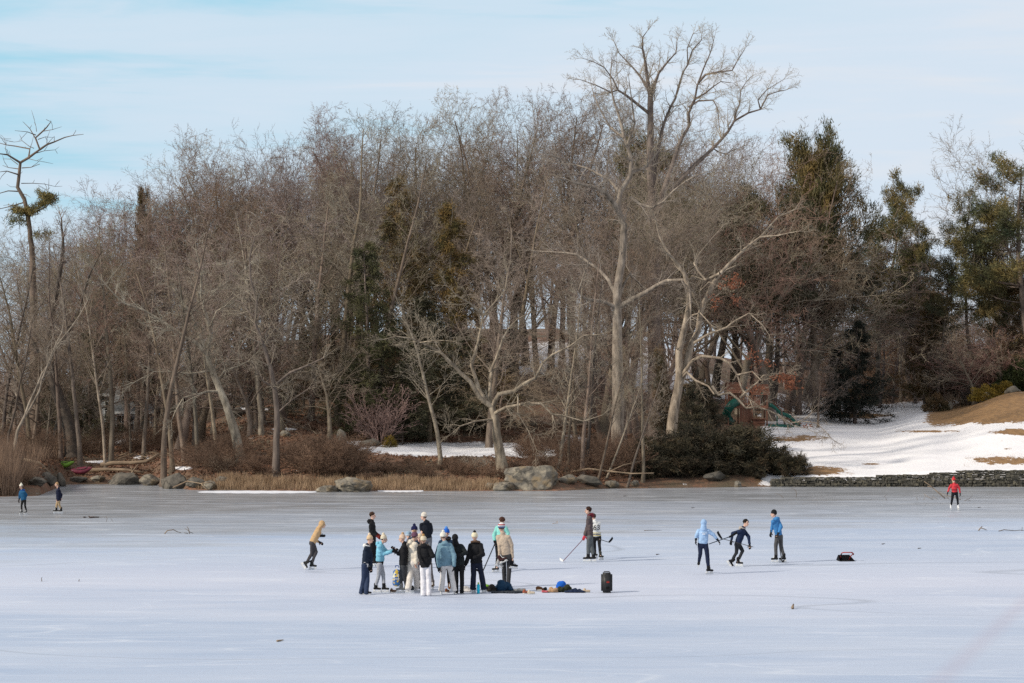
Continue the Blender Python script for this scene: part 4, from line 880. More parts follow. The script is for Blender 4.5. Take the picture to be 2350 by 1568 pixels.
grass('reeds', [(-90, 40, .1, 8, 9000, 1.4, 2.7), (40, 84, 3, 8, 1500, .7, 1.4), (60, 250, 12, 19, 2600, .7, 1.6), (280, 420, 16, 26, 1600, .6, 1.5)], 'tall reddish-brown dry reeds at the left edge', 'reed', 32)
# fallen leaves over the slopes
rs = np.random.RandomState(8); n = 34000; u = rs.uniform(60, 1460, n); d = rs.uniform(1, 34, n); Yv = shoreY(u) + d; Xv = (u - CX) * Yv / F
IYp = 881 - (ground(Xv, Yv) - CAMZ) * F / Yv; sm_ = np.zeros(n)
for cu, cy, ru, ry in SNOWP: sm_ = np.maximum(sm_, 1.05 - .5 * (((u - cu) / ru) ** 2 + ((IYp - cy) / ry) ** 2))
keep = (sm_ < .35) & (881 - (ground(Xv, Yv) - CAMZ) * F / Yv < 1110)
P = np.stack([Xv, Yv, ground(Xv, Yv) + .02], 1)[keep]; Dd = rs.normal(size=P.shape); Dd[:, 2] = np.abs(Dd[:, 2]) * .4
lf = link('fallen_leaves', blade_mesh('fallen_leaves', P, Dd, .16, .12, rs), mat('fallen_leaves', (.27, .13, .075), (.13, .07, .045), scale=2, c3=(.33, .2, .12))); tag(lf, 'rusty brown fallen leaves covering the slope', 'leaves', kind='stuff')
# ================================================================== rocks, wall, logs
def rock(xd, Y, wx, wy, h, label, m_='rock', seed=0, sink=.25, sub=4, rz=0, name='boulder', cat='rock', z=None, rough=.22, ang=1.0):
    bm = bmesh.new(); bmesh.ops.create_icosphere(bm, subdivisions=sub, radius=1); rng = random.Random(seed)
    planes = [(Vector((rng.gauss(0, 1), rng.gauss(0, 1), rng.gauss(.2, .7))).normalized(), rng.uniform(.6, .95)) for _ in range(18)]
    off = Vector((seed * 3.1, seed * 1.7, 0))
    for v in bm.verts:
        p = v.co.copy()
        for n_, dd in planes:
            q = p.dot(n_) - dd * (1.15 - .15 * ang)
            if q > 0: p -= n_ * q * .97
        p += p.normalized() * (mnoise.fractal(p * 1.6 + off, 1, 2, 4) * rough * .6)
        cr = abs(mnoise.noise(p * 1.9 + off)); p *= 1 - .07 * max(0, 1 - cr * 14)
        v.co = p
    for v in bm.verts: v.co = Vector((v.co.x * wx / 2, v.co.y * wy / 2, (v.co.z + 1 - sink * 2) * h / (2 - 2 * sink) * .98))
    o = bm_obj(name, bm, M[m_], None, smooth=False); o.location = gpt(xd, Y) if z is None else Vector(((xd - CX) * Y / F, Y, z)); o.rotation_euler.z = rz
    return tag(o, label, cat)
rock(1218, 143.6, 3.9, 3.0, 1.75, 'largest grey and tan boulder on the shore', seed=3, z=0)
rock(1160, 142.8, 1.7, 1.6, .62, 'sloping slab leaning against the left of the largest boulder', seed=5, z=0)
rock(812, 141.6, 2.9, 2.2, .98, 'cracked pale boulder at the edge of the dry grass', seed=8, z=0)
rock(752, 141.2, 1.4, 1.3, .48, 'tan flat rock left of the cracked pale boulder', seed=9, z=0)
for i, (x, Y, wx, wy, h, m_, lab) in enumerate([
 (1352, 145.2, 1.9, 1.2, .65, 'rock_dark', 'dark slab with tan streaks right of the largest boulder'), (1300, 144.4, 1.3, 1.0, .5, 'rock', 'pale rock tucked right behind the largest boulder'), (1405, 145.8, .95, .8, .5, 'rock', 'rounded tan rock at the foot of the big grey oak'),
 (1457, 146.4, .7, .6, .32, 'rock', 'small tan rock right of the rounded one'), (1692, 147.4, .55, .5, .42, 'rock', 'small pale rock in front of the yews'), (1640, 148.3, 1.7, 1.0, .6, 'rock_dark', 'dark rock in the shade under the yews'),
 (1125, 142.9, .8, .7, .4, 'rock', 'small rock left of the sloping slab'), (290, 151.6, 2.6, 2.0, 1.2, 'rock_dark', 'big dark overhanging rock in the left inlet'), (345, 150.2, 1.5, 1.3, 1.0, 'rock', 'brown round rock right of the dark overhanging one'),
 (262, 151.8, .9, .8, .45, 'rock_dark', 'small rock under the logs'), (225, 152.4, 1.0, .9, .6, 'rock', 'grey rock in the middle of the left inlet'), (180, 152.0, 1.3, 1.0, .5, 'rock_dark', 'low wet rock along the left inlet'),
 (140, 148.5, .8, .8, 1.2, 'rock_dark', 'upright mossy rock at the mouth of the left inlet'), (112, 143.5, 1.2, 1.0, 1.0, 'rock_dark', 'dark rock beside the upright mossy one'), (85, 139.0, 1.3, 1.1, .7, 'rock_dark', 'dark rock in front of the reeds'),
 (405, 145.5, 2.2, 1.5, 1.45, 'rock_dark', 'grey rock face hung with bare vines'), (450, 144.2, 1.3, 1.1, .75, 'rock_dark', 'dark rock right of the vine-hung rock face'), (483, 143.6, 1.1, 1.0, .65, 'rock', 'mossy brown rock left of the straw-coloured grass'),
 (512, 144.5, .9, .8, .6, 'rock_dark', 'small dark rock behind the mossy brown one'), (825, 172, 1.6, 1.2, 1.0, 'rock_dark', 'dark rounded rock on the slope left of the maple'), (908, 170, 1.3, 1.0, 1.0, 'rock', 'square grey rock behind the stone seat'),
 (782, 157, .9, .7, 1.3, 'rock', 'upright grey stone at the left end of the small lawn'), (850, 158, 1.6, 1.0, .55, 'rock', 'flat grey rock beside the golden tuft'), (800, 156, .9, .8, .5, 'rock_dark', 'small grey rock below the upright stone'),
 (2180, 196, .55, .4, .7, 'rock', 'pale stone in front of the golden bushes'), (2265, 194, 1.9, 1.0, .7, 'rock', 'long grey rock with snow below the golden bushes'), (2325, 194, 1.6, 1.0, .7, 'rock_dark', 'grey rock on the bank by the right frame edge'),
 (2110, 240, 2.0, 1.3, 1.7, 'rock', 'tall pale outcrop at the back of the garden bed, left'), (2135, 242, 1.6, 1.3, 1.5, 'rock', 'tall pale outcrop at the back of the garden bed, right'), (1290, 196, 3.6, 2.2, 1.7, 'rock_dark', 'broad grey outcrop on the hill above the largest boulder'),
 (545, 176, 1.7, 1.2, .8, 'rock_dark', 'grey rock high on the left slope'), (655, 160, .8, .7, .45, 'rock', 'small rock on the leaf-covered slope')]):
    rock(x, Y, wx, wy, h * (.72 if x < 520 else 1), lab, m_, seed=20 + i, sub=3, rz=(i * .7) % 1.2 - .6, name='rock')
# dry-stone retaining wall
bm = bmesh.new(); rng = random.Random(14)
def wtop(u): return float(np.interp(u, [1770, 1800, 1930, 2090, 2231, 2360, 2600], [.52, .56, .64, .74, 1.02, 1.03, 1.06]))
xw0, xw1 = (1768 - CX) * 148.2 / F, (2620 - CX) * 148.2 / F
z = -.05
while z < 1.08:
    h = rng.uniform(.10, .16); x = xw0
    while x < xw1:
        ww = rng.uniform(.13, .40); top = wtop((x + ww / 2) * F / 148.2 + CX)
        if z + h * .6 < top:
            h2 = min(h * rng.uniform(.9, 1.12), top + .03 - z)
            gv = box(bm, (x + ww / 2, 148.15 + rng.uniform(-.05, .05), z + h2 / 2), (ww - .015, .42, h2 - .010))
            for v in gv: v.co += Vector((rng.uniform(-.035, .035), rng.uniform(-.05, .05), rng.uniform(-.022, .022)))
        x += ww
    z += h
bmesh.ops.bevel(bm, geom=list(bm.edges), offset=.018, segments=1, affect='EDGES')
m = mat('wall_stone', (.15, .135, .105), (.05, .047, .04), scale=3.2, bump=.03, c3=(.22, .195, .14), bscale=10); M['wall'] = m
so = bm_obj('stone_wall', bm, m); tag(so, 'dry-stone retaining wall between the ice and the snowy lawn', 'wall')
bm = bmesh.new(); box(bm, ((xw0 + xw1) / 2, 148.5, -.1), (xw1 - xw0, .5, .9)); bm_obj('backing', bm, M['rock_dark'], so)
# snow lying on the ice along the shore
def snow_sheet(pts, label, seed):
    bm = bmesh.new(); rng = random.Random(seed); up_, lo = [], []
    x0, x1, y0, th = pts; n = 60; v1 = []; v2 = []
    for i in range(n + 1):
        t_ = i / n; w_ = math.sin(math.pi * t_) ** .35; xx = x0 + (x1 - x0) * t_; a = on_ice(xx, y0 - th * w_ * .5 + math.sin(i * .9 + seed) * .25 - .3, .03); b = on_ice(xx, y0 + th * w_ * .5 + math.sin(i * .7) * .4 * w_, .006)
        v1.append(bm.verts.new(a)); v2.append(bm.verts.new(b))
    for i in range(n): bm.faces.new((v2[i], v2[i + 1], v1[i + 1], v1[i]))
    o = bm_obj('snow_strip', bm, SNOWM); return tag(o, kind='structure')
SNOWM = mat('snow', (.80, .81, .86), (.72, .74, .82), scale=2, bump=.02)
snow_sheet((452, 728, 1129.5, 5.6), '', 1); snow_sheet((866, 972, 1127, 5), '', 2)
# logs, kayaks and seat on the left bank
def branchy(name, base_obj_label, polys, m_='stick', cat='branch', k=6):
    """polys: list of (list of world points, r0, r1)"""
    c0 = polys[0][0][0]; bm = bmesh.new()
    for pts, r0, r1 in polys:
        n = len(pts); tube(bm, [Vector(p) - Vector(c0) for p in pts], [r0 + (r1 - r0) * i / (n - 1) for i in range(n)], k)
    o = bm_obj(name, bm, M[m_], None, smooth=True); o.location = c0; return tag(o, base_obj_label, cat)
def gp(xd, Y, dz=0): v = gpt(xd, Y); v.z += dz; return v
branchy('log', 'longest pale driftwood log on the left bank', [([gp(232, 156, .3), gp(262, 156, .42), gp(300, 155.5, .5), gp(335, 155.5, .62), gp(365, 156, .7)], .16, .10)], 'log', 'log', 9)
branchy('log', 'weathered log below the longest one', [([gp(205, 155, .12), gp(240, 154.8, .2), gp(290, 154.3, .35), gp(330, 154, .3)], .13, .08)], 'log', 'log', 9)
branchy('log', 'short forked log propped against the longest log', [([gp(296, 153.2, .1), gp(306, 153.6, .5), gp(318, 154, .8)], .07, .04), ([gp(306, 153.6, .5), gp(300, 153.6, .75)], .05, .03)], 'log', 'log', 7)
branchy('log', 'grey snow-dusted log lying in the left reeds', [([gp(28, 147, .4), gp(60, 146, .35), gp(90, 145.5, .2), gp(122, 147, .1)], .13, .07)], 'log', 'log', 8)
branchy('fallen_branch', 'pale fallen branch lying across the shore below the big grey oak', [([gp(1310, 147, .2), gp(1350, 146.5, .6), gp(1400, 146, .85), gp(1450, 145.5, .9), gp(1500, 145, .95)], .08, .03), ([gp(1400, 146, .85), gp(1430, 146, 1.3), gp(1480, 146, 1.7)], .05, .015)], 'log')
branchy('fallen_branch', 'bare driftwood branch at the shore below the vine-hung rock', [([gp(398, 144.5, .1), gp(430, 144, .5), gp(462, 143.5, .35), gp(490, 143.2, .5)], .05, .02), ([gp(430, 144, .5), gp(452, 144, .1)], .03, .015), ([gp(462, 143.5, .35), gp(475, 143, .05)], .03, .015)], 'log')
rng = random.Random(5)
for i, lab in enumerate(['heap of snowy sticks above the long logs', 'heap of snowy sticks behind the vine-hung rock']):
    pol = []
    for _ in range(34):
        u = rng.uniform(265, 360) if i == 0 else rng.uniform(330, 385); Y = rng.uniform(157, 160); a = gp(u, Y, rng.uniform(.05, .5)); pol.append(([a, a + Vector((rng.uniform(-.9, .9), rng.uniform(-.3, .3), rng.uniform(-.15, .25)))], .03, .015))
    branchy('stick_heap', lab, pol, 'log', 'sticks', 5)
def kayak(xd, Y, ln, rz, m_, label, tilt):
    bm = bmesh.new(); n = 14; prev = None
    for i in range(n + 1):
        t_ = i / n; x_ = (t_ - .5) * ln; w_ = .36 * math.sin(math.pi * min(max(t_, .02), .98)) ** .6; ring = []
        for j in range(10):
            a = 2 * math.pi * j / 10; ring.append(bm.verts.new((x_, math.cos(a) * w_, math.sin(a) * w_ * .55 + .12 * (2 * t_ - 1) ** 2)))
        if prev:
            for j in range(10): bm.faces.new((prev[j], prev[(j + 1) % 10], ring[(j + 1) % 10], ring[j]))
        else: bm.faces.new(ring[::-1])
        prev = ring
    bm.faces.new(prev); o = empty('kayak', gp(xd, Y, .3), rz); o.rotation_euler = (R(tilt), R(-6), rz)
    bm_obj('hull', bm, m_, o, True); bm = bmesh.new(); tube(bm, [(.38 * math.cos(a), .2 * math.sin(a), .2) for a in np.linspace(0, 2 * math.pi, 17)], .02, 5, cap=False); bm_obj('cockpit_rim', bm, M['bark_dark'], o)
    return tag(o, label, 'kayak')
kayak(188, 153.6, 1.35, .12, mat('magenta_plastic', (.17, .03, .055), rough=.35), 'magenta kayak lying on the rocks of the left inlet', 25)
kayak(150, 156.0, 1.25, -.1, mat('lime_plastic', (.18, .36, .04), rough=.4), 'lime green kayak lying behind the magenta one', 15)
# stone-and-timber seat
o = empty('garden_bench', gp(905, 160.5)); bm = bmesh.new()
for z_ in (.38, .43): box(bm, (0, .12 if z_ > .4 else -.1, z_), (1.25, .16, .045))
bm_obj('seat', bm, M['bark_dark'], o); bm = bmesh.new()
for z_ in (.55, .68, .81): box(bm, (0, .26, z_), (1.25, .03, .08))
bm_obj('backrest', bm, M['bark_dark'], o)
for sx_ in (-.55, .55):
    bm = bmesh.new(); box(bm, (sx_, -.12, .18), (.07, .07, .36)); box(bm, (sx_, .24, .42), (.07, .05, .84)); box(bm, (sx_, .05, .6), (.06, .42, .04)); bm_obj('leg', bm, M['bark_dark'], o)
tag(o, 'dark weathered bench on the leaf-covered slope above the small lawn', 'bench')
# ------------------------------------------------------------------ house glimpsed through the trees
siding = mat('grey_clapboard', (.42, .44, .46), (.36, .38, .40), scale=2, bump=.01, bscale=8, stretch=(.2, .2, 3)); roofm = mat('grey_shingles', (.20, .21, .22), (.14, .145, .15), scale=4, bump=.02); glass = mat('window_glass', (.03, .035, .04), rough=.1, spec=.6); M['trim'] = mat('white_trim', (.72, .73, .74))
def house(xa, xb, Yh, zb, ze, zr, dp, label, wins, hip=.8):
    b = gpt((xa + xb) / 2, Yh); o = empty('house', (b.x, Yh, zb)); W = (xb - xa) * Yh / F / 2; e = ze - zb; r_ = zr - zb; bm = bmesh.new()
    box(bm, (0, dp / 2, e / 2 - .4), (2 * W, dp, e + .8))
    for k in range(int(e / .16)): box(bm, (0, -.012, .1 + k * .16), (2 * W + .02, .02, .012))
    bm_obj('wall', bm, siding, o); bm = bmesh.new(); ov = .35
    v = [bm.verts.new(q) for q in ((-W - ov, -ov, e - .1), (W + ov, -ov, e - .1), (W + ov, dp + ov, e - .1), (-W - ov, dp + ov, e - .1), (-W - ov, dp / 2, r_), (W + ov, dp / 2, r_))]
    for f in ((0, 1, 5, 4), (2, 3, 4, 5), (0, 4, 3), (1, 2, 5), (0, 3, 2, 1)): bm.faces.new([v[i] for i in f])
    ro = bm_obj('roof', bm, roofm, o); bm = bmesh.new(); box(bm, (W * .4, dp * .6, r_ + .1), (.7, .6, 1.6)); bm_obj('chimney', bm, M['rock'], ro)
    bm = bmesh.new(); box(bm, (0, -ov - .03, e - .12), (2 * W + 2 * ov, .05, .2)); bm_obj('fascia', bm, M['trim'], o)
    for (wx, wz, ww, wh) in wins:
        bm = bmesh.new()
        for sx_ in (-1, 1): box(bm, (wx + sx_ * ww / 2, -.04, wz), (.09, .08, wh + .09))
        for sz_ in (-1, 1): box(bm, (wx, -.045, wz + sz_ * wh / 2), (ww - .09, .08, .09))
        box(bm, (wx, -.035, wz), (.03, .05, wh - .09)); box(bm, (wx - ww / 4, -.036, wz), (ww / 2 - .06, .05, .03)); box(bm, (wx + ww / 4, -.036, wz), (ww / 2 - .06, .05, .03))
        fr = bm_obj('window', bm, M['trim'], o); bm = bmesh.new(); box(bm, (wx, -.012, wz), (ww - .05, .02, wh - .05)); bm_obj('pane', bm, glass, fr)
    return o
hh = house(168, 372, 200, 2.2, 5.5, 8.6, 8, '', [(-2.2, 1.9, .9, 1.5), (-.6, 1.9, .9, 1.5), (.9, 1.9, .9, 1.5), (2.6, 1.9, .8, 1.5)]); tag(hh, 'grey clapboard house glimpsed through the trunks on the left', 'house')
h2 = house(258, 352, 194, 2.0, 4.1, 5.3, 5, '', [(-.9, 1.15, .8, 1.2), (.1, 1.15, .8, 1.2), (1.1, 1.15, .6, 1.2)]); tag(h2, 'lower grey wing with white windows in front of the grey house', 'house')
# ------------------------------------------------------------------ playset
def xp(xd): return (xd - 1715) * 185 / F
pb = gpt(1715, 185); pb.z = 3.0; ps = empty('playset', pb); Z8 = lambda y: (982 - (826.1 + .1484 * y)) * 185 / F
X8 = lambda x: xp(1633.9 + .1484 * x)
def part(nm, f, m_=None, sm=False, par=None):
    bm = bmesh.new(); f(bm); return bm_obj(nm, bm, m_ or M['wood'], par or ps, sm)
xl, xm, xr = X8(250), X8(620), X8(850)
for x_ in (xl, X8(440), xm, xr):
    for y_ in (0, 2.0):
        part('post', lambda bm: box(bm, (x_, y_, 1.35), (.11, .11, 2.7)))
part('deck', lambda bm: [box(bm, (xl + (xr - xl) * (i + .5) / 18, 1.0, 1.62), ((xr - xl) / 18 - .015, 2.1, .06)) for i in range(18)] + [box(bm, ((xl + xr) / 2, -.08, 1.5), (xr - xl + .15, .05, .18)), box(bm, ((xl + xr) / 2, 2.08, 1.5), (xr - xl + .15, .05, .18))])
part('railing', lambda bm: [box(bm, (xl + (xm - xl) * (i + .5) / 15, -.07, 2.02), (.055, .025, .66)) for i in range(15)] + [box(bm, ((xl + xm) / 2, -.1, z_), (xm - xl, .035, .09)) for z_ in (1.75, 2.33)])
part('panel', lambda bm: [box(bm, (xm + .1 + (xr - xm - .2) * (i + .5) / 7, -.07, 2.0), ((xr - xm - .2) / 7 - .012, .025, .72)) for i in range(4)])
part('panel', lambda bm: [box(bm, (X8(460) + .16 * i, .02, .75), (.13, .03, 1.4)) for i in range(6)])
def roof_(x0, x1, z0, z1):
    def f(bm):
        n = 7
        for s_ in (-1, 1):
            for i in range(n):
                ta, tb_ = i / n, (i + 1) / n; ya = 1.0 + s_ * (1.35 * (1 - ta)); yb = 1.0 + s_ * (1.35 * (1 - tb_)); za = z0 + (z1 - z0) * ta; zb = z0 + (z1 - z0) * tb_
                v = [bm.verts.new(q) for q in ((x0, ya, za), (x1, ya, za), (x1, yb, zb - .03), (x0, yb, zb - .03))]; v2 = [bm.verts.new(q.co + Vector((0, s_ * .02, .045))) for q in v]
                bm.faces.new(v); bm.faces.new(v2[::-1])
                for k in range(4): bm.faces.new((v[k], v[(k + 1) % 4], v2[(k + 1) % 4], v2[k]))
        for x_ in (x0 + .06, x1 - .06):
            vv = [bm.verts.new(q) for q in ((x_, -.3, z0 + .02), (x_, 2.3, z0 + .02), (x_, 1.0, z1 - .06))]; bm.faces.new(vv)
    part('roof', f, mat('cedar_roof', (.26, .125, .08), (.18, .085, .06), scale=5, stretch=(.3, 1, 1)))
roof_(X8(225), X8(475), Z8(530), Z8(365)); roof_(X8(625), X8(890), Z8(560), Z8(395))
part('cabin_wall', lambda bm: [box(bm, ((xl + X8(450)) / 2, .03, 2.5 + .1 * i), (X8(450) - xl, .04, .09)) for i in range(2)])
def wave(x0, z0, x1, z1, y_, w_, dip):
    def f(bm):
        n = 16; prev = None
        for i in range(n + 1):
            t_ = i / n; x_ = x0 + (x1 - x0) * t_; z_ = z0 + (z1 - z0) * (t_ - .05 * math.sin(t_ * 4 * math.pi)) ; z_ = max(z_, z1)
            prof = [(-w_ / 2 - .04, .2), (-w_ / 2, .22), (-w_ / 2 + .04, .02), (0, -.02), (w_ / 2 - .04, .02), (w_ / 2, .22), (w_ / 2 + .04, .2), (w_ / 2, -.08), (-w_ / 2, -.08)]
            ring = [bm.verts.new((x_, y_ + a, z_ + b)) for a, b in prof]
            if prev:
                for j in range(len(prof)): bm.faces.new((prev[j], prev[(j + 1) % 9], ring[(j + 1) % 9], ring[j]))
            else: bm.faces.new(ring[::-1])
            prev = ring
        bm.faces.new(prev)
    return f
part('slide', wave(X8(890), 1.62, X8(1370), .12, .3, .62, 0), M['green_plastic'], True)
part('slide', lambda bm: tube(bm, [Vector((X8(400), .3, 1.9)), Vector((X8(350), -.35, 1.88)), Vector((X8(290), -.75, 1.7)), Vector((X8(240), -.5, 1.35)), Vector((X8(220), .1, .95)), Vector((X8(260), .5, .55)), Vector((X8(330), .3, .25))], .33, 14), M['green_plastic'], True)
part('ladder', lambda bm: [bar(bm, (X8(985), y_, Z8(690)), (X8(1340), y_, 0), .06, .09) for y_ in (1.3, 1.9)] + [box(bm, (X8(985 + 355 * t_), 1.6, Z8(690) * (1 - t_) + .03), (.14, .58, .035)) for t_ in (.12, .28, .44, .6, .76, .92)])
part('handrail', lambda bm: [bar(bm, (X8(960), 1.25, Z8(640)), (X8(1250), 1.25, Z8(830)), .04), bar(bm, (X8(1250), 1.25, Z8(830)), (X8(1290), 1.25, .2), .04)])
part('swing_leg', lambda bm: bar(bm, (X8(1060), -.4, 1.2), (X8(1120), -.8, 0), .09), M['bark_dark']); part('swing_leg', lambda bm: bar(bm, (X8(1010), .2, 1.4), (X8(1010), .2, 0), .09), M['green_plastic'])
part('swing_leg', lambda bm: bar(bm, (X8(870), .8, 1.5), (X8(870), .8, 0), .09), M['green_plastic'])
part('picnic_table', lambda bm: [box(bm, ((xm + xr) / 2 - .1, -.3, .62), (1.1, .7, .05)), box(bm, ((xm + xr) / 2 - .1, -.85, .38), (1.1, .25, .04)), box(bm, ((xm + xr) / 2 - .1, -.3, .3), (.9, .08, .6))])
part('sandbox', lambda bm: [box(bm, ((xr + X8(1250)) / 2, -.9, .1), (X8(1250) - xr, .08, .2)), box(bm, ((xr + X8(1250)) / 2, .9, .1), (X8(1250) - xr, .08, .2))], M['green_plastic'])
part('mulch', lambda bm: box(bm, (.2, .5, -.12), (6.0, 3.6, .22)), M['bark_dark'])
part('railing_finial', lambda bm: bmesh.ops.create_uvsphere(bm, u_segments=12, v_segments=8, radius=.14, matrix=Matrix.Translation((X8(770), -.12, 2.5))), M['green_plastic'], True)
tag(ps, 'brown wooden playset with two roofs and green slides', 'playset')
# ------------------------------------------------------------------ things lying on the ice
def ice_sticks(label, polys, r=.014, name='ice_branch', m_='stick', cat='branch'):
    """polys: picture points; the first point of the first one lies on the ice and gives the distance"""
    Y = on_ice(*polys[0][0]).y; w_ = []
    for i, pl in enumerate(polys):
        q = [at(x_, y_, Y + (j - len(pl) / 2) * .12) for j, (x_, y_) in enumerate(pl)]; q = [Vector((v.x, v.y, max(v.z, r * .8))) for v in q]; w_.append((q, r * (1 if i == 0 else .7), r * .45))
    return branchy(name, label, w_, m_, cat, 5)
ice_sticks('long pale branch leaning over the ice left of the red-jacketed skater', [[(2169, 1145), (2150, 1128), (2135, 1115), (2121, 1105)], [(2138, 1118), (2128, 1116)]], .035, m_='log')
ice_sticks('thin pale branch half hidden behind the red-jacketed skater', [[(2205, 1147), (2190, 1142), (2165, 1135), (2155, 1128)], [(2178, 1146), (2170, 1138)]], .02, m_='log')
ice_sticks('short pale twigs frozen in left of the leaning branch', [[(2142, 1147), (2128, 1140), (2120, 1133)], [(2152, 1146), (2138, 1140)], [(2120, 1147), (2124, 1138)], [(2106, 1148), (2102, 1141)]], .016, m_='log')
ice_sticks('twig poking up right of the red-jacketed skater', [[(2213, 1150), (2224, 1145), (2232, 1136)], [(2222, 1149), (2228, 1152)]], .014)
ice_sticks('single small twig on the ice right of centre near the wall', [[(2034, 1148), (2033, 1142), (2029, 1140), (2036, 1134)]], .012)
ice_sticks('curved twig standing below the stone wall', [[(1827, 1142), (1828, 1132), (1825, 1124), (1816, 1121)]], .016)
ice_sticks('low curved twig left of the standing one', [[(1798, 1143), (1792, 1137), (1785, 1134), (1778, 1133)]], .014)
ice_sticks('forked branch on the open ice at the left', [[(378, 1225), (384, 1218), (398, 1216), (408, 1221), (416, 1225)]], .024, m_='log')
ice_sticks('upright twig cluster right of the forked branch', [[(435, 1225), (433, 1215), (429, 1208)], [(434, 1219), (424, 1213)], [(433, 1220), (443, 1225)], [(431, 1225), (422, 1223)]], .02)
ice_sticks('brown snow-edged stick heap near the two far skaters', [[(205, 1189), (215, 1187), (228, 1189)], [(204, 1185), (206, 1189)], [(192, 1189), (198, 1187)]], .05, m_='bark_dark')
ice_sticks('thin upright twigs right of the brown stick heap', [[(244, 1197), (246, 1190), (243, 1185)], [(258, 1197), (255, 1190)]], .012)
ice_sticks('short stub standing in the ice, far left', [[(96, 1334), (95, 1327), (97, 1325)]], .014)
ice_sticks('smaller stub right of the far left one', [[(181, 1334), (182, 1329)]], .016)
ice_sticks('broken stick frozen in near the right edge', [[(2246, 1218), (2250, 1212), (2254, 1208)], [(2251, 1212), (2258, 1214), (2264, 1219)]], .03, m_='log')
ice_sticks('long crooked twig on the ice at the right edge', [[(2292, 1219), (2304, 1216), (2316, 1217), (2328, 1220), (2340, 1217), (2352, 1219)], [(2345, 1219), (2346, 1210)]], .02)
ice_sticks('small straw-coloured tuft between the hockey players', [[(1276, 1202), (1277, 1197)], [(1280, 1202), (1279, 1196)], [(1268, 1202), (1276, 1201)]], .016, m_='dry')
ice_sticks('faint twig between the group and the hockey pair', [[(1150, 1199), (1160, 1197), (1170, 1199)]], .01)
ice_sticks('flat dark twig right of the hockey pair', [[(1478, 1218), (1490, 1217), (1505, 1218), (1518, 1217)]], .014)
ice_sticks('wooden stub sticking out of the near ice', [[(1819, 1397), (1819, 1392), (1821, 1387)]], .05, m_='log')
ice_sticks('short dead stick lying on the near ice at the left', [[(636, 1471.5), (643, 1470.5), (650, 1471)]], .028, m_='log')
for i, (x, y) in enumerate([(1509, 1273), (2247, 1165), (2110, 1259), (1434, 1139), (1590, 1166), (2027, 1249)]):
    ice_sticks('scrap of dark bark on the ice, number of small ones', [[(x - 3, y), (x, y - .6), (x + 4, y)]], .02, 'bark_scrap', 'bark_dark', 'bark scrap')['label'] = ['dark leaf scrap right of the hockey pair', 'dark leaf scrap right of the red-jacketed skater', 'dark speck of bark near the snow scoop', 'leaf scrap on the far ice below the boulder', 'leaf scrap on the far ice above the blue hooded player', 'leaf scrap above the snow scoop'][i]
# ================================================================== people
TS = bpy.data.scenes.new('work')
SKIN = mat('skin', (.62, .40, .31), (.56, .34, .26), rough=.55, scale=8)
_mm = {}
def cloth(c, rough=.85, puff=False):
    k = (c, puff)
    if k not in _mm: _mm[k] = mat('fabric', c, tuple(v * .78 for v in c), rough=rough, scale=9, bump=.02, bscale=9, spec=.2)
    return _mm[k]
BLACK = (.012, .012, .014); NAVY = (.012, .02, .045); CREAM = (.68, .60, .47); WHITE = (.74, .72, .70); DGREY = (.06, .06, .065); GREY = (.36, .37, .40)
HAIRB = cloth((.035, .02, .012)); STEEL = mat('skate_blade', (.75, .77, .8), (.6, .62, .66), rough=.3, metal=.6); SOLE = mat('skate_holder', (.72, .72, .72), (.6, .6, .6))
def rcap(bm, a, b, ra, rb, lat=None, sq=1.0, k=12, puff=0, per=.11, end=1.0):
    """tapered, rounded limb from a to b; lat = wide axis, sq = thickness over width"""
    a, b = Vector(a), Vector(b); d = b - a; Ln = d.length or 1e-4; d = d / Ln
    u = (Vector(lat) if lat is not None else d.orthogonal()); u = (u - d * u.dot(d)); u = u.normalized() if u.length > 1e-4 else d.orthogonal().normalized(); v = d.cross(u)
    st = []
    for t in (-.95, -.7, -.35): st.append((a + d * ra * t * sq, ra * math.sqrt(1 - t * t)))
    n = max(2, int(Ln / (.03 if puff else .08)))
    for i in range(n + 1):
        t = i / n; r = ra + (rb - ra) * t
        if puff: r *= 1 + puff * (abs(math.sin(math.pi * t * Ln / per)) - .5)
        st.append((a + d * Ln * t, r))
    for t in (.35, .7, .95): st.append((b + d * rb * t * sq * end, rb * math.sqrt(1 - t * t)))
    rings = [[bm.verts.new(c + u * math.cos(2 * math.pi * j / k) * r + v * math.sin(2 * math.pi * j / k) * r * sq) for j in range(k)] for c, r in st]
    for p, q in zip(rings, rings[1:]):
        for j in range(k): bm.faces.new((p[j], p[(j + 1) % k], q[(j + 1) % k], q[j]))
    bm.faces.new(rings[0][::-1]); bm.faces.new(rings[-1])
def ell(bm, c, r, rot=None):
    g = bmesh.ops.create_icosphere(bm, subdivisions=2, radius=1)['verts']
    bmesh.ops.transform(bm, matrix=Matrix.Translation(c) @ (rot.to_4x4() if rot else Matrix()) @ Matrix.Diagonal((*r, 1)), verts=g)
FOLD = {'jacket': .010, 'trousers': .009, 'hood': .006, 'shirt_hem': .008, 'coat': .012, 'hat': .004}
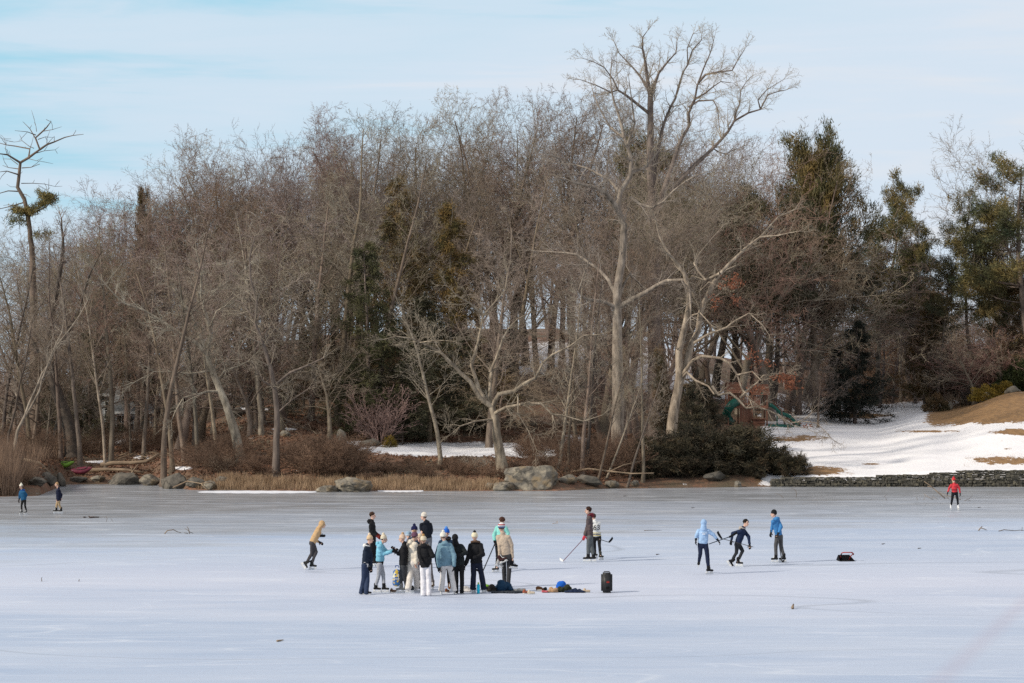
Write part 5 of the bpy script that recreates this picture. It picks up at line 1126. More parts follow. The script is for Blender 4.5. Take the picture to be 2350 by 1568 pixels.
def fused(name, bm, m, parent, vox=.012, sm=2):
    """joins the overlapping shapes in bm into one closed skin"""
    me = bpy.data.meshes.new(name); bmesh.ops.recalc_face_normals(bm, faces=bm.faces); bm.to_mesh(me); bm.free()
    tmp = bpy.data.objects.new(name, me); TS.collection.objects.link(tmp)
    r = tmp.modifiers.new('r', 'REMESH'); r.mode = 'VOXEL'; r.voxel_size = vox; r.use_smooth_shade = True
    s = tmp.modifiers.new('s', 'SMOOTH'); s.iterations = sm; s.factor = .5
    TS.view_layers[0].update(); dg_ = TS.view_layers[0].depsgraph; m2 = bpy.data.meshes.new_from_object(tmp.evaluated_get(dg_)); m2.name = name
    bpy.data.objects.remove(tmp); bpy.data.meshes.remove(me)
    if name in FOLD:
        am = FOLD[name]; s0 = len(C.objects) * .37; fr = Vector((9, 9, 3.5)) if name == 'trousers' else Vector((7, 7, 11))
        nrm = [tuple(v.normal) for v in m2.vertices]
        for v, vn in zip(m2.vertices, nrm):
            q = Vector((v.co.x * fr.x + s0, v.co.y * fr.y, v.co.z * fr.z)); v.co += Vector(vn) * am * (mnoise.noise(q) + .6 * mnoise.noise(q * 2.3))
    m2.materials.clear(); o = link(name, m2, m); o.parent = parent; return o
def hand(bm, w_, d, up, s, curl=.5):
    """palm and five bent fingers; w_ wrist, d pointing direction, up = back-of-hand normal"""
    d = Vector(d).normalized(); up = Vector(up); up = (up - d * up.dot(d)).normalized(); sd_ = d.cross(up)
    pc = Vector(w_) + d * .05 * s; rcap(bm, Vector(w_), pc + d * .035 * s, .030 * s, .040 * s, sd_, .5)
    for i, (o_, l_) in enumerate(((-.030, .062), (-.010, .072), (.011, .068), (.031, .052))):
        a = pc + d * .035 * s + sd_ * o_ * s; k1 = (d - up * curl * .7).normalized(); k2 = (d - up * curl * 2.2).normalized()
        b = a + k1 * l_ * .55 * s; c = b + k2 * l_ * .5 * s; rcap(bm, a, b, .0105 * s, .0098 * s, k=8); rcap(bm, b, c, .0098 * s, .0085 * s, k=8)
    a = pc - sd_ * .028 * s - d * .012 * s; b = a + (d * .5 - sd_ * .8 - up * .3).normalized() * .035 * s; c = b + (d * .9 - sd_ * .1 - up * .5).normalized() * .03 * s
    rcap(bm, a, b, .013 * s, .011 * s, k=8); rcap(bm, b, c, .011 * s, .009 * s, k=8)
def person(label, T, feet, head, neck, hip, hands, yaw, elbows=(None, None), knees=(None, None), s=1.0, Y=None, dz=(0, 0), kdz=(0, 0),
           top=BLACK, puff=0, toplen=.12, topw=1.0, hem=None, legs=DGREY, legw=1.0, flare=0, hat=None, pom=None, band=None, hair=None, hood=None, hooddown=None, scarf=None,
           gloves=BLACK, bare=False, boot='skate', bootc=BLACK, lift=(0, 0), footyaw=None, headyaw=None, lean=0, sh=.155, fur=None, group=None, neckdz=0, pants2=None, collar=True, waist=None, curly=False):
    f = lambda p: T(*p)
    fp = [on_ice(*f(q)) for q in feet]
    if Y is None: Y = sum(q.y for q in fp) / 2
    base = Vector((at(*f(hip), Y).x, Y, 0)); o = empty('person', base)
    J = lambda p, dy=0: at(*f(p), Y + dy) - base
    yw = R(yaw); fw = Vector((math.sin(yw), -math.cos(yw), 0)); lt = Vector((math.cos(yw), math.sin(yw), 0)); lt = -lt if math.cos(yw) < -1e-6 else lt
    Hd = J(head, neckdz); Nk = J(neck, neckdz * .8); Hp = J(hip)
    up = (Nk - Hp).normalized(); shl = [Nk - up * .085 * s - lt * sh * s, Nk - up * .085 * s + lt * sh * s]; hpl = [Hp - lt * .09 * s - up * .02, Hp + lt * .09 * s - up * .02]
    ank = []; fy = footyaw if footyaw is not None else yaw
    fyw = [R(v) for v in (fy if hasattr(fy, '__len__') else (fy, fy))]; fdir = [Vector((math.sin(v), -math.cos(v), 0)) for v in fyw]
    ah = {'skate': .20, 'shoe': .10}[boot] * s
    for i in (0, 1):
        if lift[i]:      # a raised foot: the given point is the ankle
            ank.append(at(*f(feet[i]), Y + (lift[i] if lift[i] != 1 else 0)) - base)
        else: ank.append(Vector((fp[i].x, fp[i].y, 0)) - base + Vector((0, 0, ah)) - fdir[i] * .03)
    hn = [J(hands[i], dz[i]) for i in (0, 1)]
    el = [J(elbows[i], dz[i] * .5) if elbows[i] else None for i in (0, 1)]; kn = [J(knees[i], kdz[i]) if knees[i] else None for i in (0, 1)]
    for i in (0, 1):
        if el[i] is None:
            m_ = (shl[i] + hn[i]) / 2; q = .28 * s; dd = (shl[i] - hn[i]).length / 2; k_ = math.sqrt(max(q * q - dd * dd, .0004)); el[i] = m_ - fw * min(k_, .16) + lt * (-1, 1)[i] * .03
        if kn[i] is None: kn[i] = (hpl[i] + ank[i]) / 2 + fw * .035
    hy = R(headyaw if headyaw is not None else yaw); hf = Vector((math.sin(hy), -math.cos(hy), 0)); hl = Vector((math.cos(hy), math.sin(hy), 0)); tilt = (Hd - Nk).normalized()
    hr = Matrix((hl, hf * 1.0, Vector((0, 0, 1)))).transposed(); S = s
    # ---- the body, one continuous skin
    bm = bmesh.new(); ch = Nk + (Hp - Nk) * .3
    rcap(bm, Nk - up * .12 * S, ch, .115 * S, .13 * S, lt, .62); rcap(bm, ch, Hp, .13 * S, .12 * S, lt, .64)
    rcap(bm, Nk - up * .06, Hd - tilt * .03, .055 * S, .05 * S)
    ell(bm, Hd + Vector((0, 0, .015 * S)), (.075 * S, .095 * S, .10 * S), hr); ell(bm, Hd + hf * .03 * S - Vector((0, 0, .06 * S)), (.055 * S, .06 * S, .055 * S), hr)
    rcap(bm, Hd + hf * .09 * S + Vector((0, 0, .01)), Hd + hf * .112 * S - Vector((0, 0, .025 * S)), .010 * S, .016 * S)
    rcap(bm, Hd + hf * .08 * S - hl * .02 - Vector((0, 0, .058 * S)), Hd + hf * .08 * S + hl * .02 - Vector((0, 0, .058 * S)), .011 * S, .011 * S, k=8)
    for q in (-1, 1): ell(bm, Hd + hl * .078 * S * q - Vector((0, 0, .005)), (.012 * S, .02 * S, .03 * S), hr)
    for i in (0, 1):
        rcap(bm, shl[i] + (Nk - shl[i]) * .3 - up * .02, shl[i], .045 * S, .045 * S); rcap(bm, shl[i], el[i], .045 * S, .036 * S); rcap(bm, el[i], hn[i], .036 * S, .027 * S)
        hand(bm, hn[i], hn[i] - el[i], (lt * (-1, 1)[i] + Vector((0, 0, .2))), S * (.82 if gloves is not None and not bare else 1), .55)
        rcap(bm, hpl[i], kn[i], .066 * S, .046 * S); rcap(bm, kn[i], ank[i], .046 * S, .034 * S); rcap(bm, ank[i], ank[i] + (ank[i] - kn[i]).normalized() * .05 * S, .033 * S, .028 * S)
    fused('body', bm, SKIN, o, .0085, 1)
    # ---- face details
    if not (120 < abs(((math.degrees(hy) + 180) % 360) - 180)):
        for q in (-1, 1):
            bm = bmesh.new(); ell(bm, Hd + hf * .088 * S + hl * .03 * S * q + Vector((0, 0, .016 * S)), (.014 * S, .010 * S, .009 * S), hr); bm_obj('eye', bm, HAIRB, o, True)
        bm = bmesh.new(); ell(bm, Hd + hf * .093 * S - Vector((0, 0, .055 * S)), (.026 * S, .012 * S, .006 * S), hr); bm_obj('mouth', bm, cloth((.35, .12, .10)), o, True)
    # ---- clothes
    bm = bmesh.new(); tw = (.165 + .02 * bool(puff)) * S * topw; ev = Hp - up * (toplen * S - .02)
    pf = .09 if puff else 0
    rcap(bm, Nk - up * .13 * S, ch, tw * .86, tw * 1.0, lt, .72, 16, pf); rcap(bm, ch, ev, tw * 1.0, tw * (1.0 if puff else .93), lt, .74, 16, pf, end=.25)
    if collar: rcap(bm, Nk - up * .06 * S, Nk + up * .035 * S, .085 * S, .07 * S)
    for i in (0, 1):
        aw = (.070 if not puff else .086) * S; rcap(bm, Nk - up * .06 * S, shl[i], aw * 1.0, aw * 1.05); rcap(bm, shl[i], el[i], aw, aw * .88, None, 1, 12, pf); rcap(bm, el[i], hn[i] - (hn[i] - el[i]).normalized() * .02, aw * .88, aw * (.62 if not puff else .7), None, 1, 12, pf)
    if hooddown is not None and hooddown == top: ell(bm, Nk - fw * .10 * S + Vector((0, 0, .0)), (.12 * S, .075 * S, .085 * S), Matrix((lt, fw, Vector((0, 0, 1)))).transposed())
    fused('jacket', bm, cloth(top), o, .0125, 2)
    if hem is not None:
        bm = bmesh.new(); rcap(bm, ev + up * .03, ev - up * .075 * S, tw * .93, tw * .9, lt, .72, 16); fused('shirt_hem', bm, cloth(hem), o, .014)
    if band is not None and band[0] == 'stripes':
        for k_, c_ in enumerate(band[1]):
            bm = bmesh.new(); q0 = ev + up * (.02 + .05 * k_) * S; rcap(bm, q0 - up * .012, q0, tw * 1.0, tw * 1.0, lt, .74, 20, end=.1) if False else tube(bm, [q0 - up * .013, q0 + up * .013], 1.0, 20)
            bmesh.ops.transform(bm, matrix=Matrix.Translation(q0) @ Matrix((lt, fw, up)).transposed().to_4x4() @ Matrix.Diagonal((tw * 1.03, tw * .77, 1, 1)) @ Matrix((lt, fw, up)).to_4x4() @ Matrix.Translation(-q0), verts=bm.verts); fused('stripe', bm, cloth(c_), o, .012, 0)
    if waist is not None:
        bm = bmesh.new(); q0 = Hp + up * .10 * S; tube(bm, [q0 - up * .02, q0 + up * .02], 1.0, 20)
        bmesh.ops.transform(bm, matrix=Matrix.Translation(q0) @ Matrix((lt, fw, up)).transposed().to_4x4() @ Matrix.Diagonal((tw * 1.03, tw * .77, 1, 1)) @ Matrix((lt, fw, up)).to_4x4() @ Matrix.Translation(-q0), verts=bm.verts); fused('belt', bm, cloth(waist), o, .011, 0)
    bm = bmesh.new(); rcap(bm, Hp + up * .05, Hp - up * .07 * S, .14 * S, .145 * S * (1 + .05 * flare), lt, .74, 16)
    for i in (0, 1):
        dn = (ank[i] - kn[i]).normalized(); cuff = ank[i] + dn * (.02 if boot == 'skate' and not flare else .07) * S - dn * (.09 * S if boot == 'skate' and not flare else 0)
        rcap(bm, hpl[i] - up * .02, kn[i], .088 * S * legw, (.066 + .014 * flare) * S * legw); rcap(bm, kn[i], cuff, (.066 + .014 * flare) * S * legw, (.052 + .045 * flare) * S * legw, end=.3)
    fused('trousers', bm, cloth(legs), o, .0125, 2)
    for i in (0, 1):
        if gloves is not None and not bare:
            bm = bmesh.new(); hand(bm, hn[i], hn[i] - el[i], (lt * (-1, 1)[i] + Vector((0, 0, .2))), S * 1.22, .55); rcap(bm, hn[i] - (hn[i] - el[i]).normalized() * .05, hn[i], .045 * S, .04 * S)
            fused('glove', bm, cloth(gloves[i] if isinstance(gloves[0], tuple) else gloves), o, .009, 1)
        # footwear
        A = ank[i]; dn = (A - kn[i]).normalized(); g_ = Vector((0, 0, -1)) if not lift[i] else dn; ff = fdir[i] if not lift[i] else (fdir[i] - dn * fdir[i].dot(dn)).normalized() * .75 + dn * .35
        ff.normalize(); g_ = (g_ - ff * g_.dot(ff)).normalized(); sdv = ff.cross(g_)
        bm = bmesh.new(); sh_ = (.10 if boot == 'skate' else .06) * S
        if boot == 'skate': rcap(bm, A - g_ * .09 * S, A + g_ * .04 * S, .062 * S, .056 * S, ff, .8)
        rcap(bm, A + g_ * (sh_ - .045 * S) - ff * .04 * S, A + g_ * (sh_ - .03 * S) + ff * .15 * S, .050 * S, .042 * S, sdv, .8)
        sk = fused('skate' if boot == 'skate' else 'shoe', bm, cloth(bootc), o, .010, 1)
        bm = bmesh.new(); rot = Matrix((ff, sdv, -g_)).transposed()
        if boot == 'skate':
            for q in (-.045, .12): box(bm, A + ff * q * S + g_ * .125 * S, (.07 * S, .035 * S, .06 * S), rot)
            box(bm, A + ff * .04 * S + g_ * .15 * S, (.27 * S, .024 * S, .03 * S), rot); hld = bm_obj('blade_holder', bm, SOLE, sk)
            bm = bmesh.new(); box(bm, A + ff * .04 * S + g_ * .182 * S, (.29 * S, .008, .035 * S), rot); bm_obj('blade', bm, STEEL, sk)
            bm = bmesh.new(); tube(bm, [A + ff * .065 * S - g_ * .05 * S, A + ff * .075 * S + g_ * .02 * S, A + ff * .13 * S + g_ * .055 * S], .014, 6); bm_obj('laces', bm, SOLE, sk)
        else:
            rcap(bm, A + g_ * .088 * S - ff * .045 * S, A + g_ * .088 * S + ff * .155 * S, .05 * S, .043 * S, sdv, .25); bm_obj('sole', bm, SOLE, sk, True)
    # ---- head wear and hair
    U = Vector((0, 0, 1)); hc = Hd + U * .02 * S
    if hair is not None:
        bm = bmesh.new(); ell(bm, hc - hf * .018 * S + U * .022 * S, (.088 * S, .098 * S, .098 * S), hr); rr = random.Random(len(label))
        if curly:
            for _ in range(34):
                a, e_ = rr.uniform(0, 6.28), rr.uniform(-.1, 1.4); q = (hl * math.cos(a) * math.cos(e_) + hf * (math.sin(a) * math.cos(e_)) + U * math.sin(e_))
                if q.dot(hf) > .55 and e_ < .6: continue
                ell(bm, hc + U * .02 * S - hf * .012 + q * .09 * S, (.026 * S,) * 3)
        if curly == 'long':
            rcap(bm, hc - hf * .05 * S, Nk - hf * .09 * S - U * .06 * S, .07 * S, .05 * S, hl, .6)
        h_ = fused('hair', bm, cloth(hair), o, .009, 1)
    if hat is not None:
        bm = bmesh.new(); ell(bm, hc + U * .035 * S - hf * .006 * S, (.094 * S, .108 * S, .115 * S), hr); rcap(bm, hc + U * .012 * S - hf * .01, hc + U * .05 * S - hf * .01, .107 * S, .104 * S, hl, 1.0, 16)
        # keep only the part above the brow
        bmesh.ops.bisect_plane(bm, geom=list(bm.verts) + list(bm.edges) + list(bm.faces), plane_co=hc + U * .005 * S, plane_no=(-U + hf * .12).normalized(), clear_outer=True)
        bmesh.ops.holes_fill(bm, edges=[e for e in bm.edges if e.is_boundary]); ht = fused('hat', bm, cloth(hat), o, .009, 1)
        if pom is not None:
            bm = bmesh.new(); pc_ = hc + U * .165 * S - hf * .02 * S; rr = random.Random(3)
            for _ in range(22):
                q = Vector((rr.gauss(0, 1), rr.gauss(0, 1), rr.gauss(0, 1))).normalized(); ell(bm, pc_ + q * .032 * S, (.02 * S,) * 3)
            ell(bm, pc_, (.042 * S,) * 3); fused('pompom', bm, cloth(pom), ht, .009, 1)
        if band is not None and band[0] == 'hat':
            for k_, c_ in enumerate(band[1]):
                bm = bmesh.new(); q0 = hc + U * (.02 + .034 * k_) * S - hf * .01; rcap(bm, q0, q0 + U * .014 * S, .110 * S, .110 * S, hl, 1.0, 20)
                bmesh.ops.scale(bm, vec=(1, 1, .12), space=Matrix.Translation(-q0 - U * .007 * S), verts=bm.verts) if False else None
                bm2 = bmesh.new(); tube(bm2, [q0 - U * .016 * S, q0 + U * .016 * S], [.1105 * S - .004 * k_, .1105 * S - .006 * k_], 20); bm.free(); bm_obj('stripe', bm2, cloth(c_), ht, True)
    if hood is not None:
        bm = bmesh.new(); ell(bm, hc - hf * .022 * S + U * .012 * S, (.108 * S, .118 * S, .128 * S), hr); rcap(bm, hc - hf * .05 * S - U * .05, Nk - fw * .04 * S - up * .02, .085 * S, .11 * S, hl, .85); hd = fused('hood', bm, cloth(hood), o, .011, 2)
    if hooddown is not None and hooddown != top or fur is not None:
        bm = bmesh.new(); cc = fur or hooddown; rr = random.Random(4); Rl = Matrix((lt, fw, U)).transposed()
        ell(bm, Nk - fw * .085 * S + U * .005, (.125 * S, .08 * S, .085 * S), Rl) if fur is None else None
        n_ = 26 if fur else 14
        for k_ in range(n_):
            a = math.pi * 2 * k_ / n_; q = Nk + lt * math.cos(a) * .125 * S + fw * (math.sin(a) * .085 - .03) * S + U * (.03 - .03 * math.sin(a)) * S; ell(bm, q, ((.04 if fur else .028) * S,) * 3)
        fused('hood_trim' if fur else 'hood', bm, cloth(cc), o, .011, 0 if fur else 2)
    tag(o, label, 'person', group); o['_'] = 0; del o['_']
    return o, dict(hn=hn, el=el, Hp=Hp, Nk=Nk, Hd=Hd, base=base, Y=Y, lt=lt, fw=fw, hf=hf, ank=ank, up=up, s=s)
def Tz(ox, oy, k): return lambda x, y: ((ox + x / k) / 1.0894, (oy + y / k) / 1.0894)
A1 = Tz(860, 1260, 4.896); A2 = Tz(720, 1270, 8.711); A3 = Tz(1180, 1250, 6.184); A4 = Tz(1700, 1250, 4.896); A5 = Tz(0, 1100, 4.519); A6 = Tz(2260, 1150, 7.833)
GP = 'teenagers standing in a huddle on the ice'
person('person in a short navy jacket, white hood and beige pompom hat, leftmost of the huddle', A1, [(225, 1108), (285, 1112)], (318, 440), (290, 515), (262, 735), [(300, 760), (335, 775)], 75,
       elbows=[(270, 640), (338, 640)], s=.92, top=(.014, .022, .04), hem=WHITE, toplen=.0, legs=(.03, .045, .09), legw=1.12, flare=.45, hat=(.66, .48, .30), pom=(.72, .60, .46), hooddown=WHITE, boot='shoe', bootc=BLACK, group=GP, hair=(.3, .17, .09), topw=1.05)
person('person in a light blue puffer and white pompom hat, reaching out a hand', A1, [(400, 1088), (500, 1088)], (490, 435), (450, 490), (440, 720), [(585, 585), (600, 575)], 85, dz=(-.15, .1),
       elbows=[(475, 610), (530, 600)], s=.92, top=(.22, .52, .68), puff=1, hem=BLACK, toplen=-.04, legs=(.40, .41, .45), legw=1.05, hat=CREAM, pom=CREAM, hooddown=(.22, .52, .68), group=GP, hair=(.05, .03, .02))
person('person in a black jacket and pale beige hat with a fluffy pompom, facing left', A1, [(690, 1092), (755, 1092)], (712, 430), (738, 490), (722, 745), [(620, 565), (650, 600)], -85, dz=(-.1, .15),
       elbows=[(665, 615), (690, 620)], s=.92, top=BLACK, puff=0, topw=1.15, toplen=.02, legs=(.05, .052, .058), hat=(.70, .52, .40), pom=(.50, .32, .18), bootc=(.2, .2, .2), group=GP, headyaw=-100)
person('person in a long cream puffer, cream trousers and mauve hat', A1, [(800, 1098), (905, 1080)], (868, 405), (835, 465), (832, 700), [(880, 735), (905, 700)], 125, dz=(-.2, .1),
       elbows=[(880, 600), (890, 590)], s=.97, top=(.74, .66, .55), puff=1, topw=1.0, toplen=.0, legs=(.72, .66, .60), legw=1.45, flare=.3, hat=(.15, .07, .11), pom=(.30, .18, .11), hooddown=(.74, .66, .55), bootc=(.02, .03, .04), group=GP, bare=True, footyaw=95, hair=(.06, .03, .02))
person('person behind the cream puffer, in a navy pompom hat', A1, [(890, 1035), (930, 1035)], (862, 330), (868, 405), (880, 660), [(850, 640), (905, 640)], 10, s=1.0, top=(.03, .05, .09), legs=(.03, .05, .10), legw=1.1, hat=(.01, .012, .06), pom=(.01, .012, .06), group=GP)
person('person mostly hidden behind the beige hat, in a blue and white striped hat', A1, [(770, 1030), (800, 1030)], (790, 395), (790, 460), (785, 700), [(760, 660), (815, 660)], 0, s=.92, top=(.06, .07, .10), legs=DGREY, hat=(.30, .42, .55), band=('hat', [(.55, .62, .70)]), group=GP)
person('person in a black puffer and white trousers, cream hat with a tan fur pompom', A1, [(970, 1128), (1040, 1128)], (972, 450), (980, 510), (995, 740), [(1075, 650), (940, 680)][::-1], 178, dz=(-.15, -.15),
       elbows=[(925, 640), (1088, 640)], s=.9, top=BLACK, puff=1, toplen=.10, topw=1.03, legs=(.80, .77, .80), legw=1.2, flare=.45, hat=(.70, .60, .45), pom=(.42, .24, .09), hooddown=BLACK, boot='shoe', bootc=(.3, .2, .14), group=GP, hair=(.35, .2, .1))
person('person mostly hidden behind the black puffer, in a cream hat and grey trousers', A1, [(1045, 1050), (1088, 1050)], (928, 425), (960, 490), (1010, 720), [(960, 650), (1040, 650)], -10, s=.93, top=(.10, .08, .07), legs=(.22, .20, .20), legw=1.1, hat=(.68, .55, .42), bootc=(.18, .12, .08), group=GP)
person('person in a slate blue puffer and cream trousers, seen from behind', A1, [(1192, 1112), (1348, 1112)], (1215, 405), (1238, 480), (1255, 725), [(1165, 770), (1345, 760)], 176, dz=(-.05, -.2),
       elbows=[(1150, 650), (1350, 640)], s=.95, top=(.17, .29, .37), puff=1, toplen=.08, topw=1.16, legs=(.70, .66, .64), legw=1.15, flare=.6, hat=(.76, .73, .66), pom=(.76, .73, .66), hooddown=(.17, .29, .37), bootc=(.03, .03, .03), group=GP, hair=(.1, .06, .04), footyaw=[-170, 170])
person('person facing the camera in a blue pompom hat and dark fur-collared coat', A1, [(1205, 1075), (1290, 1078)], (1253, 365), (1250, 435), (1240, 690), [(1150, 780), (1330, 700)], 5, dz=(-.05, .1),
       elbows=[(1125, 640), (1340, 600)], s=1.0, top=(.015, .035, .075), topw=1.15, toplen=.05, legs=BLACK, hat=(.02, .12, .52), pom=(.10, .28, .66), fur=(.03, .022, .018), group=GP, bootc=(.2, .09, .04))
person('person in a black hooded puffer and black trousers, hood up', A1, [(1375, 1098), (1445, 1102)], (1362, 425), (1375, 490), (1405, 740), [(1440, 615), (1400, 620)][::-1], 165, dz=(-.1, -.25),
       elbows=[(1320, 610), (1492, 600)], s=.94, top=(.014, .018, .02), puff=1, toplen=.03, topw=1.08, legs=BLACK, legw=1.05, flare=.25, hood=BLACK, boot='shoe', group=GP)
person('person in a black jacket with fur hood trim and white hat with a black pompom', A1, [(1585, 1092), (1715, 1092)], (1600, 410), (1612, 480), (1620, 715), [(1488, 745), (1640, 640)], 172, dz=(-.05, -.3),
       elbows=[(1520, 650), (1700, 620)], s=.95, top=BLACK, puff=1, toplen=.03, topw=1.02, legs=(.013, .017, .035), legw=1.15, flare=.7, hat=(.80, .72, .52), pom=BLACK, fur=(.10, .06, .04), bootc=(.03, .03, .03), group=GP, footyaw=[150, 150])
_, bj = person('person in a beige sweatshirt with a red, white and blue striped hat, carrying skates', A1, [(1960, 1010), (2010, 1020)], (1928, 300), (1945, 375), (1985, 620), [(1905, 640), (2063, 660)], 165, dz=(-.05, -.05), Y=75.0,
       elbows=[(1905, 510), (2050, 500)], s=1.08, top=(.52, .42, .33), toplen=.02, topw=1.0, legs=(.045, .045, .05), legw=1.05, hat=(.75, .75, .76), band=('hat', [(.02, .05, .22), (.75, .75, .78), (.45, .04, .06)]), bare=True, gloves=None, boot='shoe', headyaw=185, hair=(.05, .03, .02), footyaw=-165)
_, mj = person('hockey player in a mint green top and black leggings behind the beige sweatshirt', A1, [(1862, 845), (2060, 800)], (1937, 210), (1930, 265), (1905, 450), [(1845, 470), (1990, 440)], 160, dz=(-.1, -.1), Y=81.5,
       elbows=[(1835, 390), (2010, 360)], s=1.0, top=(.26, .64, .57), toplen=.02, legs=BLACK, legw=.95, hair=(.07, .03, .02), curly=True, bootc=(.05, .05, .05), gloves=BLACK, footyaw=[-70, 100], knees=[(1880, 640), (2010, 620)])
person('tall person in a black hoodie with curly brown hair, behind the huddle on the left', A1, [(330, 765), (385, 765)], (350, 148), (342, 215), (352, 425), [(400, 395), (405, 365)], 80, dz=(-.15, .1), elbows=[(330, 350), (370, 340)], s=1.0, top=BLACK, toplen=.02, legs=BLACK, hair=(.05, .025, .015), curly=True, gloves=(.16, .02, .015), hooddown=BLACK)
person('person in a black jacket, grey trousers and cream cap, behind the huddle', A1, [(1000, 780), (1055, 782)], (978, 160), (1000, 225), (1015, 400), [(945, 330), (1040, 420)], 200, dz=(-.1, 0), elbows=[(940, 290), (1072, 330)], s=1.02, top=(.010, .012, .02), topw=1.1, toplen=.06, legs=(.16, .165, .18), hat=(.70, .64, .56), headyaw=-110, hooddown=(.010, .012, .02), hair=(.05, .03, .02), bare=True, gloves=None)
# skater in tan
person('skater in a tan hooded jacket gliding right, bent forward', A2, [(400, 1190), (535, 1345)], (752, 370), (690, 455), (545, 730), [(700, 615), (672, 740)], 90, dz=(-.05, .15), elbows=[(585, 625), (600, 700)], knees=[(520, 1000), (612, 960)], lift=(-.1, 0),
       Y=on_ice(*A2(540, 1345)).y, s=.98, top=(.55, .36, .19), toplen=.04, topw=1.08, legs=(.065, .06, .065), legw=.95, hair=(.10, .04, .015), hood=(.55, .36, .19), bootc=(.03, .03, .03))
# hockey pair
_, pj = person('tall hockey player in a dark plaid quilted jacket and grey trousers, facing left', A3, [(1785, 962), (1868, 962)], (1798, 170), (1815, 240), (1820, 560), [(1745, 545), (1800, 530)], -95, dz=(-.1, .2), elbows=[(1790, 420), (1830, 410)], s=1.06,
       top=(.10, .075, .075), puff=1, topw=.84, toplen=.05, legs=(.11, .12, .125), legw=1.15, hair=(.04, .018, .012), curly=True, gloves=(.55, .05, .07), hooddown=(.16, .02, .03), knees=[(1800, 740), (1850, 740)])
_, jj = person('hockey player in a white jersey with black numbers, half hidden by the tall one', A3, [(1908, 905), (1993, 932)], (1880, 265), (1900, 330), (1930, 560), [(1880, 560), (1850, 530)][::-1], 200, dz=(.15, .1), elbows=[(1880, 470), (1965, 470)], Y=on_ice(*A3(1960, 925)).y + .3, s=.97,
       top=(.76, .76, .74), toplen=.02, topw=1.05, legs=BLACK, legw=.9, hair=(.05, .03, .02), bootc=(.05, .05, .04), band=('stripes', [(.55, .42, .08), (.02, .02, .02), (.55, .42, .08)]), footyaw=[150, 140])
# three players on the right
_, b1 = person('hockey player in a light blue hoodie with the hood up, back to the camera', A4, [(232, 760), (358, 912)], (290, 290), (288, 350), (282, 530), [(195, 490), (462, 492)], 178, dz=(-.05, .05), elbows=[(200, 440), (410, 425)], knees=[(248, 660), (335, 690)], lift=(.35, 0),
       Y=on_ice(*A4(350, 912)).y, s=1.0, top=(.34, .50, .74), toplen=.02, topw=1.05, legs=(.013, .02, .05), legw=1.05, hood=(.34, .50, .74), gloves=BLACK, footyaw=[175, 110])
_, b2 = person('curly-haired hockey player in a navy jacket lunging right with a stick', A4, [(635, 745), (722, 818)], (808, 285), (775, 350), (712, 525), [(630, 490), (852, 545)], 70, dz=(-.2, -.1), elbows=[(645, 410), (840, 450)], knees=[(690, 650), (768, 625)], lift=(.1, 0),
       Y=on_ice(*A4(722, 815)).y, s=1.0, top=(.014, .025, .065), toplen=.02, topw=1.0, legs=(.03, .032, .037), legw=.95, hair=(.015, .01, .008), curly=True, gloves=BLACK, hooddown=(.45, .40, .36), headyaw=45)
_, b3 = person('hockey player in a bright blue hoodie, black beanie and grey joggers', A4, [(1165, 768), (1262, 766)], (1148, 175), (1165, 235), (1208, 430), [(1115, 395), (1200, 420)], -130, dz=(-.05, -.25), elbows=[(1130, 320), (1240, 330)], s=1.0, top=(.055, .21, .47), toplen=.02,
       legs=(.085, .083, .085), legw=1.05, hat=BLACK, hooddown=(.055, .21, .47), headyaw=-95, footyaw=-90, hair=(.1, .05, .03), sh=.17)
# far left pair and the skater in red
person('child in a blue jacket and white pompom hat on the far ice at the left', A5, [(240, 842), (290, 842)], (238, 530), (250, 572), (267, 672), [(215, 675), (290, 655)], -30, elbows=[(222, 625), (300, 620)], s=.86, top=(.015, .09, .20), toplen=.05, topw=1.15, legs=BLACK, legw=.85, hat=(.78, .74, .64), pom=(.78, .74, .64), bootc=(.12, .12, .12), curly='long', hair=(.05, .025, .015), hooddown=(.015, .06, .30))
person('child in a long navy coat and khaki trousers on the far ice at the left', A5, [(630, 827), (683, 827)], (640, 505), (660, 552), (662, 672), [(645, 672), (690, 660)], -75, dz=(-.1, .1), elbows=[(650, 620), (695, 620)], s=.88, top=(.008, .012, .035), toplen=.10, topw=1.2, legs=(.45, .33, .20), legw=1.0, hair=(.42, .26, .13), bare=True, gloves=None)
_, rj = person('skater in a red belted jacket and red pompom hat, arms out, far right', A6, [(920, 985), (1065, 985)], (975, 410), (983, 465), (992, 625), [(860, 630), (1098, 645)], 5, elbows=[(890, 550), (1080, 550)], s=.95, top=(.62, .05, .065), toplen=.04, topw=1.0, waist=BLACK, legs=(.012, .013, .018), legw=.95,
       hat=(.62, .04, .05), pom=(.65, .03, .05), bootc=(.8, .8, .82), curly='long', hair=(.52, .36, .16), gloves=BLACK, collar=True, footyaw=[-8, 8])
# sunglasses
bm = bmesh.new(); hd = rj['Hd'] + rj['base']
for q in (-1, 1): ell(bm, rj['Hd'] + rj['hf'] * .10 + Vector((.034 * q, 0, .014)), (.03, .008, .021))
bar(bm, rj['Hd'] + rj['hf'] * .102 + Vector((-.03, 0, .018)), rj['Hd'] + rj['hf'] * .102 + Vector((.03, 0, .018)), .008)
par = [o for o in C.objects if o.name.startswith('person') and o.get('label', '').startswith('skater in a red')][0]
bm_obj('sunglasses', bm, cloth(BLACK), par)
